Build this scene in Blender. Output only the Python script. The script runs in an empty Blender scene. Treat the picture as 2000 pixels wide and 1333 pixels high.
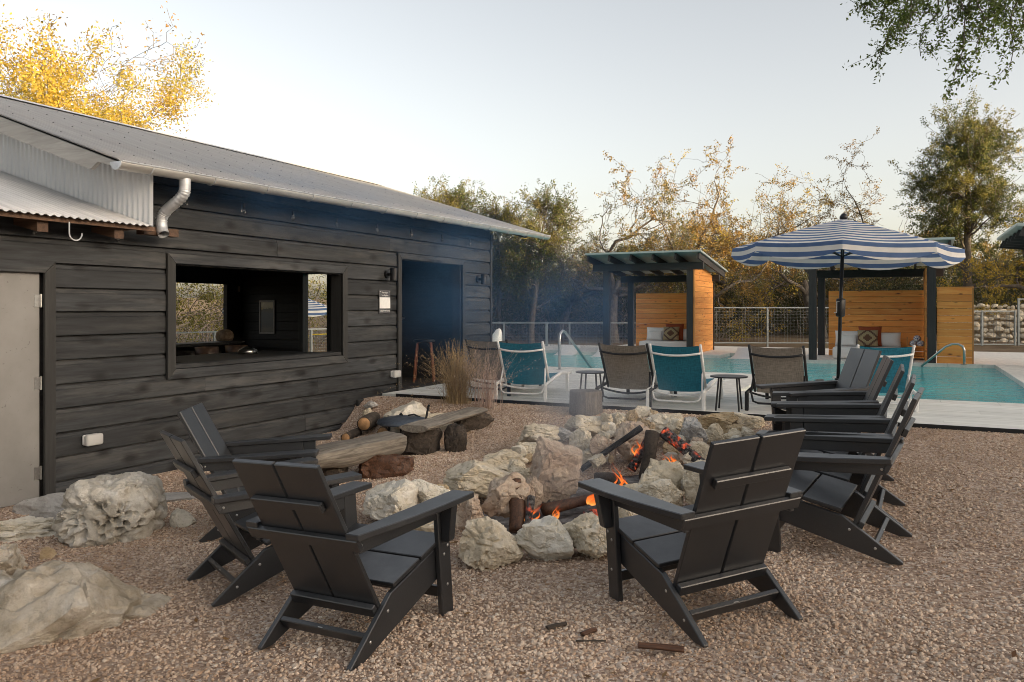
import bpy, bmesh, math, random
import numpy as np
from mathutils import Vector, Matrix, noise, Euler

# ---------------------------------------------------------------- camera, sky, sun, exposure
SC = bpy.context.scene
COL = SC.collection
TH = math.atan(768 / 1555)            # heading of the camera, left of +Y (the building's wall runs along +Y)
cam_data = bpy.data.cameras.new('camera')
cam = bpy.data.objects.new('camera', cam_data)
COL.objects.link(cam)
SC.camera = cam
cam_data.sensor_width = 36
cam_data.lens = 27.99
cam_data.shift_y = -0.03225
cam_data.clip_start = 0.05
cam_data.clip_end = 3000
cam.location = (0, 0, 1.6)
cam.rotation_euler = (math.pi / 2, 0, TH)

SUN_EL = math.radians(6.5)
SUN_AZ = math.radians(95)             # clockwise from +Y: low, from the right of the picture
sun_dir = Vector((math.sin(SUN_AZ) * math.cos(SUN_EL), math.cos(SUN_AZ) * math.cos(SUN_EL), math.sin(SUN_EL)))
world = bpy.data.worlds.new('World')
SC.world = world
world.use_nodes = True
_nt = world.node_tree
sky = _nt.nodes.new('ShaderNodeTexSky')
sky.sky_type = 'NISHITA'
sky.sun_disc = False
sky.sun_elevation = SUN_EL
sky.sun_rotation = SUN_AZ
sky.air_density = 0.66
sky.dust_density = 3.3
sky.ozone_density = 0.0
_hs = _nt.nodes.new('ShaderNodeHueSaturation')
_hs.inputs['Saturation'].default_value = 0.50
_nt.links.new(sky.outputs[0], _hs.inputs['Color'])
_tint = _nt.nodes.new('ShaderNodeMix'); _tint.data_type = 'RGBA'; _tint.blend_type = 'MULTIPLY'; _tint.inputs[0].default_value = 1.0
_tint.inputs[7].default_value = (1.06, 1.0, 0.94, 1)
_nt.links.new(_hs.outputs[0], _tint.inputs[6])
_nt.links.new(_tint.outputs[2], _nt.nodes['Background'].inputs[0])
_nt.nodes['Background'].inputs[1].default_value = 0.15
sun_data = bpy.data.lights.new('sun', 'SUN')
sun_data.energy = 4.8
sun_data.angle = math.radians(0.5)
sun_data.color = (1.0, 0.72, 0.36)
sun = bpy.data.objects.new('sun', sun_data)
COL.objects.link(sun)
sun.rotation_euler = sun_dir.to_track_quat('Z', 'Y').to_euler()
SC.view_settings.view_transform = 'Standard'
SC.view_settings.look = 'None'
SC.view_settings.gamma = 1.0
SC.view_settings.use_curve_mapping = False
SC.view_settings.exposure = 1.67
SC.render.engine = 'CYCLES'
SC.cycles.use_denoising = True
SC.cycles.filter_width = 0.95
SC.cycles.max_bounces = 5
SC.cycles.diffuse_bounces = 3
SC.cycles.glossy_bounces = 3
SC.cycles.transmission_bounces = 4
SC.cycles.volume_bounces = 0
SC.cycles.transparent_max_bounces = 12
SC.cycles.volume_step_rate = 6.0
SC.cycles.volume_max_steps = 64

# ---------------------------------------------------------------- mesh helpers
def prop(o, label=None, cat=None, group=None, kind=None):
    if label: o['label'] = label
    if cat: o['category'] = cat
    if group: o['group'] = group
    if kind: o['kind'] = kind
    return o

def thing(name, label, cat, loc=(0, 0, 0), rotz=0.0, group=None):
    o = bpy.data.objects.new(name, None)
    COL.objects.link(o)
    o.empty_display_size = 0.2
    o.location = loc
    o.rotation_euler = (0, 0, rotz)
    return prop(o, label, cat, group)

def children(o):
    return [c for c in bpy.data.objects if c.parent == o]

def copy_tree(o, parent=None):
    c = o.copy()
    COL.objects.link(c)
    c.parent = parent
    for ch in KIDS.get(o.name, []):
        copy_tree(ch, c)
    return c

KIDS = {}
def adopt(o, parent, world_coords=False):
    if parent is not None:
        o.parent = parent
        KIDS.setdefault(parent.name, []).append(o)
    return o

def mesh_obj(name, verts, faces, mat, parent=None, smooth=False):
    me = bpy.data.meshes.new(name)
    me.from_pydata([tuple(v) for v in verts], [], [tuple(f) for f in faces])
    if smooth:
        me.polygons.foreach_set('use_smooth', np.ones(len(me.polygons), dtype=bool))
    if mat: me.materials.append(mat)
    me.update()
    o = bpy.data.objects.new(name, me)
    COL.objects.link(o)
    return adopt(o, parent)

def np_mesh(name, v, f, mat, parent=None, smooth=False):
    """v (n,3) float, f (m,k) int, all faces k corners"""
    v = np.asarray(v, np.float32); f = np.asarray(f, np.int32)
    me = bpy.data.meshes.new(name)
    me.vertices.add(len(v)); me.vertices.foreach_set('co', v.ravel())
    m, k = f.shape
    me.loops.add(m * k); me.loops.foreach_set('vertex_index', f.ravel())
    me.polygons.add(m); me.polygons.foreach_set('loop_start', np.arange(0, m * k, k, dtype=np.int32))
    me.polygons.foreach_set('loop_total', np.full(m, k, np.int32))
    if smooth: me.polygons.foreach_set('use_smooth', np.ones(m, dtype=bool))
    me.update(calc_edges=True)
    if mat: me.materials.append(mat)
    o = bpy.data.objects.new(name, me)
    COL.objects.link(o)
    return adopt(o, parent)

class MB:
    def __init__(s): s.v = []; s.f = []
    def add(s, v, f):
        n = len(s.v); s.v += [tuple(p) for p in v]; s.f += [tuple(i + n for i in q) for q in f]; return s
    def box(s, x0, x1, y0, y1, z0, z1):
        return s.add([(x0, y0, z0), (x1, y0, z0), (x1, y1, z0), (x0, y1, z0), (x0, y0, z1), (x1, y0, z1), (x1, y1, z1), (x0, y1, z1)],
                     [(0, 3, 2, 1), (4, 5, 6, 7), (0, 1, 5, 4), (1, 2, 6, 5), (2, 3, 7, 6), (3, 0, 4, 7)])
    def obox(s, c, size, M):
        m = MB().box(-size[0] / 2, size[0] / 2, -size[1] / 2, size[1] / 2, -size[2] / 2, size[2] / 2)
        return s.add([Vector(c) + M @ Vector(p) for p in m.v], m.f)
    def prism(s, poly, axis, a0, a1):
        def P(u, v, a): return {'x': (a, u, v), 'y': (u, a, v), 'z': (u, v, a)}[axis]
        n = len(poly)
        return s.add([P(u, v, a0) for u, v in poly] + [P(u, v, a1) for u, v in poly],
                     [tuple(range(n - 1, -1, -1)), tuple(range(n, 2 * n))] + [(i, (i + 1) % n, n + (i + 1) % n, n + i) for i in range(n)])
    def tube(s, pts, rad, n=8, caps=True, closed=False):
        pts = [Vector(p) for p in pts]
        if not hasattr(rad, '__len__'): rad = [rad] * len(pts)
        rings = []; up = None
        m = len(pts)
        for i, p in enumerate(pts):
            if closed: t = pts[(i + 1) % m] - pts[i - 1]
            else: t = pts[min(i + 1, m - 1)] - pts[max(i - 1, 0)]
            t.normalize()
            if up is None:
                up = t.orthogonal().normalized()
            else:
                up = (up - t * up.dot(t))
                up = up.normalized() if up.length > 1e-6 else t.orthogonal().normalized()
            b = t.cross(up)
            rings.append([p + (up * math.cos(2 * math.pi * k / n) + b * math.sin(2 * math.pi * k / n)) * rad[i] for k in range(n)])
        v = [q for r in rings for q in r]
        f = []
        for i in range(m if closed else m - 1):
            j = (i + 1) % m
            for k in range(n):
                f.append((i * n + k, i * n + (k + 1) % n, j * n + (k + 1) % n, j * n + k))
        if caps and not closed:
            f.append(tuple(range(n - 1, -1, -1))); f.append(tuple((m - 1) * n + k for k in range(n)))
        return s.add(v, f)
    def lathe(s, prof, n=16, c=(0, 0, 0)):
        v = []; f = []
        for r, z in prof:
            v += [(c[0] + r * math.cos(2 * math.pi * k / n), c[1] + r * math.sin(2 * math.pi * k / n), c[2] + z) for k in range(n)]
        for i in range(len(prof) - 1):
            for k in range(n):
                f.append((i * n + k, i * n + (k + 1) % n, (i + 1) * n + (k + 1) % n, (i + 1) * n + k))
        f.append(tuple(range(n - 1, -1, -1))); f.append(tuple((len(prof) - 1) * n + k for k in range(n)))
        return s.add(v, f)
    def build(s, name, mat, parent=None, smooth=False, bevel=0.0, seg=1, recalc=True, at=None):
        me = bpy.data.meshes.new(name)
        bm = bmesh.new()
        vs = [bm.verts.new(p) for p in s.v]
        for q in s.f:
            try: bm.faces.new([vs[i] for i in q])
            except ValueError: pass
        if recalc: bmesh.ops.recalc_face_normals(bm, faces=bm.faces)
        if bevel: bmesh.ops.bevel(bm, geom=[e for e in bm.edges if len(e.link_faces) == 2 and e.calc_face_angle(0) > .5], offset=bevel, segments=seg, affect='EDGES', clamp_overlap=True, profile=.5)
        if smooth:
            for q in bm.faces: q.smooth = True
        bm.to_mesh(me); bm.free()
        me.materials.append(mat)
        o = bpy.data.objects.new(name, me)
        COL.objects.link(o)
        if at is not None: o.location = at
        return adopt(o, parent)

def text_mesh(name, body, size, mat, parent, M, spacing=1.0, xscale=1.0):
    cu = bpy.data.curves.new(name, 'FONT'); cu.body = body; cu.size = size; cu.align_x = 'CENTER'; cu.extrude = 0.0008; cu.resolution_u = 3; cu.space_character = spacing
    t = bpy.data.objects.new(name, cu); COL.objects.link(t)
    me = bpy.data.meshes.new_from_object(t.evaluated_get(bpy.context.evaluated_depsgraph_get()))
    bpy.data.objects.remove(t); bpy.data.curves.remove(cu)
    me.transform(M @ Matrix.Diagonal((xscale, 1, 1, 1)))
    me.materials.clear(); me.materials.append(mat)
    o = bpy.data.objects.new(name, me); COL.objects.link(o)
    return adopt(o, parent)

def smooth01(a, b, x):
    t = np.clip((x - a) / (b - a), 0, 1)
    return t * t * (3 - 2 * t)

# ---------------------------------------------------------------- material helpers
class NT:
    def __init__(s, name):
        s.m = bpy.data.materials.new(name); s.m.use_nodes = True
        s.t = s.m.node_tree; s.b = s.t.nodes['Principled BSDF']; s.out = s.t.nodes['Material Output']
    def n(s, typ, ins=None, **kw):
        q = s.t.nodes.new('ShaderNode' + typ)
        for k, v in kw.items(): setattr(q, k, v)
        for k, v in (ins or {}).items(): s.set(q.inputs[k], v)
        return q
    def set(s, sock, v):
        if isinstance(v, bpy.types.NodeSocket): s.t.links.new(v, sock)
        elif isinstance(v, bpy.types.Node): s.t.links.new(v.outputs[0], sock)
        elif hasattr(v, '__len__') and len(v) == 3 and sock.type == 'RGBA': sock.default_value = (*v, 1)
        else: sock.default_value = v
    def coords(s, scale=(1, 1, 1), rand=9.0, world=False):
        if world: src = s.n('NewGeometry').outputs['Position']
        else: src = s.n('TexCoord').outputs['Object']
        if rand:
            r = s.n('ObjectInfo').outputs['Random']
            mul = s.n('Math', {0: r, 1: rand}, operation='MULTIPLY')
            src = s.n('VectorMath', {0: src, 1: s.n('CombineXYZ', {0: mul, 1: mul, 2: mul}).outputs[0]}, operation='ADD').outputs[0]
        return s.n('Mapping', {'Vector': src, 'Scale': scale}).outputs[0]
    def noise(s, vec, scale, detail=4, rough=.55, dist=0.0):
        return s.n('TexNoise', {'Vector': vec, 'Scale': scale, 'Detail': detail, 'Roughness': rough, 'Distortion': dist}).outputs['Fac']
    def voro(s, vec, scale, feature='F1', out='Distance', rnd=1.0):
        return s.n('TexVoronoi', {'Vector': vec, 'Scale': scale, 'Randomness': rnd}, feature=feature).outputs[out]
    def ramp(s, fac, stops, interp='LINEAR'):
        q = s.n('ValToRGB', {'Fac': fac}); q.color_ramp.interpolation = interp
        e = q.color_ramp.elements
        while len(e) < len(stops): e.new(.5)
        for el, (p, c) in zip(e, stops):
            el.position = p; el.color = (*c, 1) if hasattr(c, '__len__') else (c, c, c, 1)
        return q.outputs['Color']
    def mix(s, fac, a, b, mode='MIX'):
        q = s.n('Mix', data_type='RGBA', blend_type=mode)
        s.set(q.inputs[0], fac); s.set(q.inputs[6], a); s.set(q.inputs[7], b)
        return q.outputs[2]
    def bump(s, h, strength=.5, dist=.01, normal=None):
        q = s.n('Bump', {'Height': h, 'Strength': strength, 'Distance': dist})
        if normal: s.set(q.inputs['Normal'], normal)
        return q.outputs[0]
    def fin(s, color, rough=.6, bump=None, metal=0, spec=.5, **kw):
        s.set(s.b.inputs['Base Color'], color); s.set(s.b.inputs['Roughness'], rough); s.set(s.b.inputs['Metallic'], metal)
        s.set(s.b.inputs['Specular IOR Level'], spec)
        if bump is not None: s.set(s.b.inputs['Normal'], bump)
        for k, v in kw.items(): s.set(s.b.inputs[k.replace('_', ' ')], v)
        return s.m

def axis_scale(axis, along, across):
    return tuple(along if a == axis else across for a in 'xyz')

def wood(name, axis, dark, light, knot=None, along=.7, across=9, rough=.7, bump=.35, vary=.35, knot_scale=(1.1, 4.5), worn=None, flat=None, knot_r=(.21, .36)):
    s = NT(name)
    g = s.coords(axis_scale(axis, along, across))
    n1 = s.noise(g, 3.2, 7, .62, .6)
    b = s.coords(axis_scale(axis, .5, 1.6))
    n2 = s.noise(b, 1.6, 4, .6)
    c = s.ramp(n1, [(.3, dark), (.72, light)])
    c = s.mix(s.ramp(n2, [(.38, 0.0), (.68, .55)]), c, dark)
    if worn:
        n3 = s.noise(s.coords(axis_scale(axis, .35, 3.0)), 2.3, 5, .7)
        c = s.mix(s.ramp(n3, [(.50, 0.0), (.70, .8)]), c, worn)
    r = s.n('ObjectInfo').outputs['Random']
    val = s.n('MapRange', {0: r, 3: 1 - vary, 4: 1 + vary}).outputs[0]
    c = s.mix(1.0, c, s.n('CombineColor', {0: val, 1: val, 2: val}).outputs[0], 'MULTIPLY')
    if knot:
        k = s.coords(tuple(0.0 if q == flat else v for q, v in zip('xyz', axis_scale(axis, *knot_scale))))
        kd = s.voro(k, 1.0)
        kd = s.n('Math', {0: kd, 1: s.n('Math', {0: n1, 1: .35}, operation='MULTIPLY')}, operation='ADD').outputs[0]
        kn = s.ramp(kd, [(knot_r[0], .95), (knot_r[1], 0.0)])
        c = s.mix(kn, c, knot)
    return s.fin(c, rough, s.bump(n1, bump, .006))

def plain(name, color, rough=.5, metal=0, nscale=30, var=.15, bump=.0, spec=.5, bdist=.003):
    s = NT(name)
    v = s.coords()
    n = s.noise(v, nscale, 4)
    d = tuple(max(0, c * (1 - var)) for c in color); l = tuple(min(1, c * (1 + var)) for c in color)
    c = s.ramp(n, [(.3, d), (.7, l)])
    return s.fin(c, rough, s.bump(n, bump, bdist) if bump else None, metal, spec)

M = {}
M['char_y'] = wood('stained_wood_along', 'y', (.010, .0112, .0125), (.050, .055, .060), (.0035, .0035, .0035), along=.55, across=8, rough=.72, vary=.38, knot_scale=(2.9, 5.6), worn=(.074, .073, .069), flat='x', knot_r=(.27, .50))
M['char_z'] = wood('stained_wood_upright', 'z', (.016, .016, .0155), (.038, .038, .036), None, along=.8, across=10, vary=.1)
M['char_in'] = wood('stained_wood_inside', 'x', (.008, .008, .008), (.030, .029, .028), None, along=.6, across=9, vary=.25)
M['black_x'] = wood('black_timber_x', 'x', (.020, .019, .019), (.045, .043, .042), None, vary=.15)
M['black_y'] = wood('black_timber_y', 'y', (.020, .019, .019), (.045, .043, .042), None, vary=.15)
M['black_z'] = wood('black_timber_z', 'z', (.022, .021, .021), (.048, .046, .046), None, vary=.15)
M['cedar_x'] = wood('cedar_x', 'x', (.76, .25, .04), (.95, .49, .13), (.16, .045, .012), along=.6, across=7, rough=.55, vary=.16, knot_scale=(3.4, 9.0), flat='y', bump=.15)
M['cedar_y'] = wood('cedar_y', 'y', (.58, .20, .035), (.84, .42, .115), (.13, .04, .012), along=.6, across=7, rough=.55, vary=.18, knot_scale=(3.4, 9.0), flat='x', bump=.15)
M['rafter'] = wood('rafter_wood', 'x', (.05, .026, .014), (.17, .095, .055), None, vary=.2)
M['deck'] = wood('bleached_deck', 'x', (.60, .60, .56), (.90, .90, .85), None, along=.7, across=14, rough=.75, vary=.10, bump=.2)
M['driftwood'] = wood('grey_log', 'y', (.10, .085, .068), (.40, .36, .30), None, along=1.2, across=12, rough=.85, vary=.15, bump=1.0)
M['bark'] = wood('rough_bark', 'y', (.025, .02, .016), (.13, .10, .075), None, along=2.5, across=11, rough=.9, vary=.2, bump=1.0)
M['bark_z'] = wood('tree_bark', 'z', (.045, .038, .030), (.20, .175, .145), None, along=2.5, across=9, rough=.9, vary=.15, bump=.8)
M['stump'] = wood('stump_wood', 'z', (.07, .06, .055), (.26, .235, .205), None, along=1.5, across=14, rough=.9, bump=1.0)
M['cutwood'] = plain('cut_wood_end', (.42, .24, .11), .8, nscale=14, var=.35)
M['redwood'] = wood('red_wood', 'y', (.022, .011, .007), (.17, .075, .035), None, along=1.5, across=14, rough=.6, bump=.6)
M['hdpe'] = None
M['steel'] = plain('brushed_steel', (.55, .55, .54), .32, 1.0, 60, .1)
M['galv'] = plain('galvanised_sheet', (.55, .57, .59), .5, .55, 9, .22)
M['wire'] = plain('dull_wire', (.20, .22, .22), .6, .3)
M['gutter'] = plain('gutter_metal', (.60, .59, .56), .40, .7, 4, .10)
M['white'] = plain('white_plastic', (.74, .74, .72), .35, var=.05)
M['pale_metal'] = plain('pale_green_metal', (.28, .31, .31), .5, .2, var=.08)
M['black_metal'] = plain('black_metal', (.018, .019, .021), .42, .3, var=.15)
M['doorpaint'] = None
M['fabric_white'] = plain('white_cushion', (.78, .77, .75), .85, nscale=120, var=.06, bump=.2)
M['concrete'] = plain('pale_limestone_coping', (.68, .66, .61), .85, nscale=9, var=.14, bump=.3)
M['rust_fabric'] = plain('rust_fabric', (.28, .065, .022), .9, nscale=90, var=.2, bump=.2)
def _hdpe():
    s = NT('charcoal_recycled_plastic')
    v = s.coords(rand=5)
    n = s.noise(v, 160, 3, .7)
    big = s.noise(v, 4, 3)
    c = s.ramp(n, [(.35, (.0075, .0088, .011)), (.64, (.014, .0165, .0205)), (.82, (.07, .078, .088))])
    c = s.mix(s.ramp(big, [(.4, 0.0), (.75, .35)]), c, (.021, .023, .026))
    up = s.n('SeparateXYZ', {0: s.n('NewGeometry').outputs['Normal']}).outputs[2]
    dn = s.noise(s.coords((1, 1, 1), 13), 9, 6, .7)
    rv = s.n('MapRange', {0: s.n('ObjectInfo').outputs['Random'], 3: .15, 4: .55}).outputs[0]
    dm = s.n('Math', {0: s.ramp(up, [(.55, 0.0), (.95, 1.0)]), 1: s.n('Math', {0: s.ramp(dn, [(.35, .1), (.7, 1.0)]), 1: rv}, operation='MULTIPLY')}, operation='MULTIPLY').outputs[0]
    c = s.mix(dm, c, (.105, .110, .118))          # dust film that also paints the skylit upward faces paler
    return s.fin(c, s.ramp(big, [(.3, .36), (.7, .48)]), s.bump(n, .35, .0012), 0, .8, Coat_Weight=.35, Coat_Roughness=.35)
M['hdpe'] = _hdpe()

def _door():
    s = NT('grey_painted_door')
    v = s.coords((1, 1, 1), 0)
    a = s.noise(v, 2.2, 5, .6); b = s.noise(v, 26, 5, .7)
    c = s.ramp(a, [(.3, (.20, .195, .185)), (.7, (.26, .255, .245))])
    c = s.mix(s.ramp(b, [(.62, 0.0), (.75, .5)]), c, (.17, .155, .14))
    sc = s.noise(s.coords((1, 6, 9), 0), 3.0, 2, .5, 1.5)
    c = s.mix(s.ramp(sc, [(.70, 0.0), (.74, .6)]), c, (.10, .095, .09))
    return s.fin(c, .5, s.bump(b, .1, .002))
M['doorpaint'] = _door()

def limestone(name, cols, pits=.5, scale=1.0):
    s = NT(name)
    v = s.coords((scale,) * 3, 7)
    a = s.noise(v, 5.5, 9, .68, .5); b = s.noise(v, 24, 8, .72); f = s.noise(v, 120, 5, .75)
    c = s.ramp(a, [(.28, cols[0]), (.46, cols[1]), (.60, cols[2]), (.76, cols[3])])
    c = s.mix(s.ramp(b, [(.52, 0.0), (.70, .55)]), c, cols[4])
    st = s.noise(s.coords((1.5, 1.5, 9), 7), 4.0, 6, .7, .8)
    c = s.mix(s.ramp(st, [(.54, 0.0), (.72, .30)]), c, cols[0])
    c = s.mix(s.ramp(f, [(.56, 0.0), (.74, .4)]), c, tuple(x * .6 for x in cols[4]))
    p = s.voro(v, 34)
    h = s.mix(.4, b, f)
    h = s.mix(.25 * pits, h, p)
    return s.fin(c, .92, s.bump(h, .8, .032), 0, .25)
CREAM = [(.52, .44, .32), (.70, .61, .46), (.82, .74, .60), (.87, .83, .74), (.38, .31, .22)]
M['rock0'] = limestone('cream_limestone', CREAM)
M['rock1'] = limestone('white_limestone', [(.58, .53, .43), (.75, .70, .59), (.83, .79, .70), (.88, .86, .80), (.42, .37, .29)])
M['rock2'] = limestone('fire_reddened_limestone', [(.40, .285, .21), (.55, .425, .325), (.66, .545, .43), (.72, .66, .56), (.24, .17, .125)])
M['rock3'] = limestone('grey_limestone', [(.32, .31, .30), (.44, .43, .41), (.52, .51, .49), (.62, .60, .57), (.22, .20, .19)])
M['rock4'] = limestone('ochre_limestone', [(.34, .25, .15), (.50, .38, .23), (.60, .48, .32), (.66, .57, .43), (.24, .17, .11)])
M['honey'] = limestone('weathered_honeycomb_limestone', [(.38, .34, .265), (.56, .525, .455), (.68, .655, .595), (.80, .785, .75), (.25, .21, .155)], 1.0)
M['slabrock'] = limestone('ochre_weathered_limestone', [(.30, .26, .19), (.48, .42, .33), (.60, .55, .47), (.74, .72, .67), (.20, .175, .14)], .8)

def _ground():
    s = NT('gravel_ground')
    v = s.coords((1, 1, 1), 0)
    p = s.voro(v, 62, out='Color'); pd = s.voro(v, 62)
    a = s.noise(v, .7, 5, .6); b = s.noise(v, 7, 5, .65); f = s.noise(v, 90, 4, .7)
    rnd = s.n('SeparateColor', {0: p}).outputs[0]
    peb = s.ramp(rnd, [(.0, (0.206, 0.139, 0.101)), (.35, (0.371, 0.269, 0.206)), (.65, (0.495, 0.378, 0.296)), (.9, (0.618, 0.507, 0.420)), (1., (0.701, 0.627, 0.553))])
    soil = s.ramp(b, [(.3, (0.206, 0.134, 0.086)), (.7, (0.371, 0.259, 0.177))])
    c = s.mix(s.ramp(a, [(.46, .12), (.68, .62)]), peb, soil)
    c = s.mix(s.ramp(f, [(.6, 0.0), (.8, .35)]), c, (0.093, 0.060, 0.038))
    h = s.mix(.5, s.ramp(pd, [(0., 1.0), (.5, 0.0)]), f)
    return s.fin(c, .95, s.bump(h, .8, .012), 0, .2)
M['gravel'] = _ground()

def _soil():
    s = NT('woodland_soil')
    v = s.coords((1, 1, 1), 0)
    a = s.noise(v, .8, 6, .65); f = s.noise(v, 24, 6, .7)
    c = s.ramp(a, [(.3, (.09, .06, .035)), (.5, (.17, .12, .075)), (.7, (.15, .14, .08))])
    c = s.mix(s.ramp(f, [(.5, 0.0), (.7, .6)]), c, (.26, .20, .13))
    return s.fin(c, .95, s.bump(f, .8, .03), 0, .2)
M['soil'] = _soil()

def _pebble():
    s = NT('pebble')
    r = s.n('ObjectInfo').outputs['Random']
    c = s.ramp(r, [(0., (0.309, 0.214, 0.148)), (.16, (0.484, 0.359, 0.263)), (.36, (0.598, 0.463, 0.353)), (.58, (0.680, 0.547, 0.429)), (.80, (0.752, 0.617, 0.496)), (.94, (0.638, 0.547, 0.458)), (1., (0.844, 0.756, 0.649))])
    n = s.noise(s.coords((1, 1, 1), 3), 2.5, 4)
    c = s.mix(s.ramp(n, [(.4, 0.0), (.75, .35)]), c, (0.268, 0.184, 0.124))
    w = s.noise(s.coords((1, 1, 1), 0, True), .55, 5, .62, .8)
    c = s.mix(s.ramp(w, [(.44, 0.0), (.66, .7)]), c, (0.340, 0.229, 0.148))
    return s.fin(c, .9, None, 0, .15)
M['pebble'] = _pebble()

def _corr(k=1.0, name='corrugated_galvanised_sheet'):
    s = NT(name)
    v = s.coords((1, 1, 1), 0)
    a = s.noise(s.coords((.35, 5, .35), 0), 2.0, 5, .6); b = s.noise(v, 30, 4, .7); d = s.noise(v, 1.1, 5, .6)
    c = s.ramp(a, [(.3, tuple(k * q for q in (.42, .425, .43))), (.7, tuple(k * q for q in (.56, .565, .565)))])
    c = s.mix(s.ramp(b, [(.6, 0.0), (.8, .3)]), c, (.30, .285, .26))
    c = s.mix(s.ramp(d, [(.6, 0.0), (.8, .35)]), c, (.33, .315, .29))
    return s.fin(c, s.ramp(d, [(.3, .48), (.7, .62)]), s.bump(b, .08, .002), .45, .5)
M['corr'] = _corr(1.25)
M['corr_roof'] = _corr(.68, 'grazing_light_roof_sheet')  # same sheet in a darker copy, grazing light on the main roof painted in

def _water():
    s = NT('pool_water')
    v = s.coords((1, 1, 1), 0)
    w1 = s.noise(s.coords((1.0, 1.7, 1), 0), 2.4, 3, .55, .6); w2 = s.noise(v, 9, 3, .6, .4)
    h = s.mix(.25, w1, w2)
    dpt = s.noise(v, .35, 2)
    c = s.ramp(dpt, [(.35, (.03, .36, .40)), (.65, (.06, .48, .50))])
    return s.fin(c, .04, s.bump(h, .9, .10), 0, .30, IOR=1.33)
M['water'] = _water()

def sling(name, col):
    s = NT(name)
    v = s.coords((1, 1, 1), 3)
    w = s.noise(s.coords((260, 14, 14), 3), 1, 3); w2 = s.noise(s.coords((14, 160, 200), 3), 1, 3)
    m = s.mix(.5, w, w2)
    c = s.ramp(m, [(.36, tuple(x * .55 for x in col)), (.64, tuple(x * 1.25 for x in col))])
    return s.fin(c, .8, s.bump(m, .15, .001), 0, .3)
M['sling_tan'] = sling('taupe_mesh_sling', (.33, .29, .245))
M['sling_teal'] = sling('teal_mesh_sling', (.028, .205, .295))

def _stripe():
    s = NT('blue_white_striped_canvas')
    at = s.n('Attribute'); at.attribute_name = 'stripe'
    f = s.n('Math', {0: at.outputs['Fac']}, operation='FRACT').outputs[0]
    k = s.n('Math', {0: f, 1: .5}, operation='GREATER_THAN').outputs[0]
    n = s.noise(s.coords((1, 1, 1), 0), 7, 4)
    blue = s.ramp(n, [(.3, (.085, .145, .29)), (.7, (.11, .175, .33))])
    wht = s.ramp(n, [(.3, (.72, .70, .66)), (.7, (.80, .78, .75))])
    c = s.mix(k, wht, blue)
    s.fin(c, .85, None, 0, .2)
    tr = s.n('BsdfTranslucent', {'Color': c})
    mx = s.n('MixShader', {0: .3, 1: s.b.outputs[0], 2: tr.outputs[0]})
    s.t.links.new(mx.outputs[0], s.out.inputs[0])
    return s.m
M['stripe'] = _stripe()

def leafmat(name, cols, patch, trans=.45, rough=.55):
    """cols: ramp colours by leaf; patch: colour of some whole clumps"""
    s = NT(name)
    r = s.n('NewGeometry').outputs['Random Per Island']
    st = [(i / (len(cols) - 1), c) for i, c in enumerate(cols)]
    c = s.ramp(r, st)
    p = s.noise(s.coords((1, 1, 1), 11), .9, 3, .6)
    c = s.mix(s.ramp(p, [(.46, 0.0), (.62, .85)]), c, patch)
    s.fin(c, rough, None, 0, .3)
    tr = s.n('BsdfTranslucent', {'Color': c})
    mx = s.n('MixShader', {0: trans, 1: s.b.outputs[0], 2: tr.outputs[0]})
    s.t.links.new(mx.outputs[0], s.out.inputs[0])
    return s.m
M['leaf_gold'] = leafmat('golden_oak_leaves', [(.24, .19, .03), (.40, .28, .04), (.50, .34, .05), (.46, .34, .08)], (.30, .27, .05))
M['leaf_oak'] = leafmat('olive_oak_leaves', [(.075, .085, .028), (.12, .115, .04), (.19, .135, .05), (.24, .15, .06)], (.10, .11, .035))
M['leaf_rust'] = leafmat('russet_oak_leaves', [(.13, .12, .035), (.24, .165, .05), (.32, .21, .06), (.20, .17, .06)], (.27, .155, .05))
M['leaf_juniper'] = leafmat('juniper_sprays', [(.030, .052, .018), (.055, .080, .022), (.095, .115, .028), (.15, .14, .032)], (.19, .16, .035), .3)  # yellow clump colour paints low sunlight onto the dark sprays
M['leaf_thicket'] = leafmat('thicket_leaves', [(.030, .038, .016), (.050, .058, .024), (.085, .085, .034), (.14, .11, .055)], (.055, .070, .028), .35)
M['leaf_window'] = leafmat('painted_sunlit_leaves', [(.07, .085, .02), (.13, .13, .03), (.20, .17, .04), (.26, .22, .07)], (.15, .15, .035), .4)  # brightened leaf colours paint sunlight onto foliage standing in shade
M['leaf_green'] = leafmat('fresh_oak_leaves', [(.05, .085, .018), (.085, .13, .028), (.12, .16, .04), (.10, .12, .045)], (.13, .175, .03), .45)
M['grass'] = leafmat('dry_grass', [(.24, .16, .08), (.40, .29, .15), (.54, .41, .22), (.33, .22, .12)], (.42, .31, .17), .3)
M['grass2'] = leafmat('pale_pink_dry_grass', [(.38, .27, .21), (.56, .43, .34), (.68, .55, .46), (.46, .33, .29)], (.56, .42, .35), .3)
M['litter'] = leafmat('fallen_leaf', [(.11, .05, .02), (.20, .10, .035), (.26, .16, .07), (.07, .04, .02)], (.18, .09, .03), .1)
def _barkg():
    s = NT('lichen_grey_bark')
    v = s.coords((1, 1, 1), 5)
    a = s.noise(v, 3.5, 5, .65); b = s.noise(s.coords((8, 8, 2), 5), 3, 5, .65)
    c = s.ramp(b, [(.3, (.045, .038, .032)), (.7, (.16, .14, .12))])
    c = s.mix(s.ramp(a, [(.52, 0.0), (.68, .6)]), c, (.25, .24, .21))
    return s.fin(c, .92, s.bump(b, .8, .02), 0, .2)
M['oakbark'] = _barkg()
M['twig'] = plain('grey_dead_twigs', (.16, .135, .115), .9, nscale=5, var=.4)
M['char'] = plain('charred_wood', (.012, .011, .011), .85, nscale=22, var=.5, bump=1.0, bdist=.02)

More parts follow.
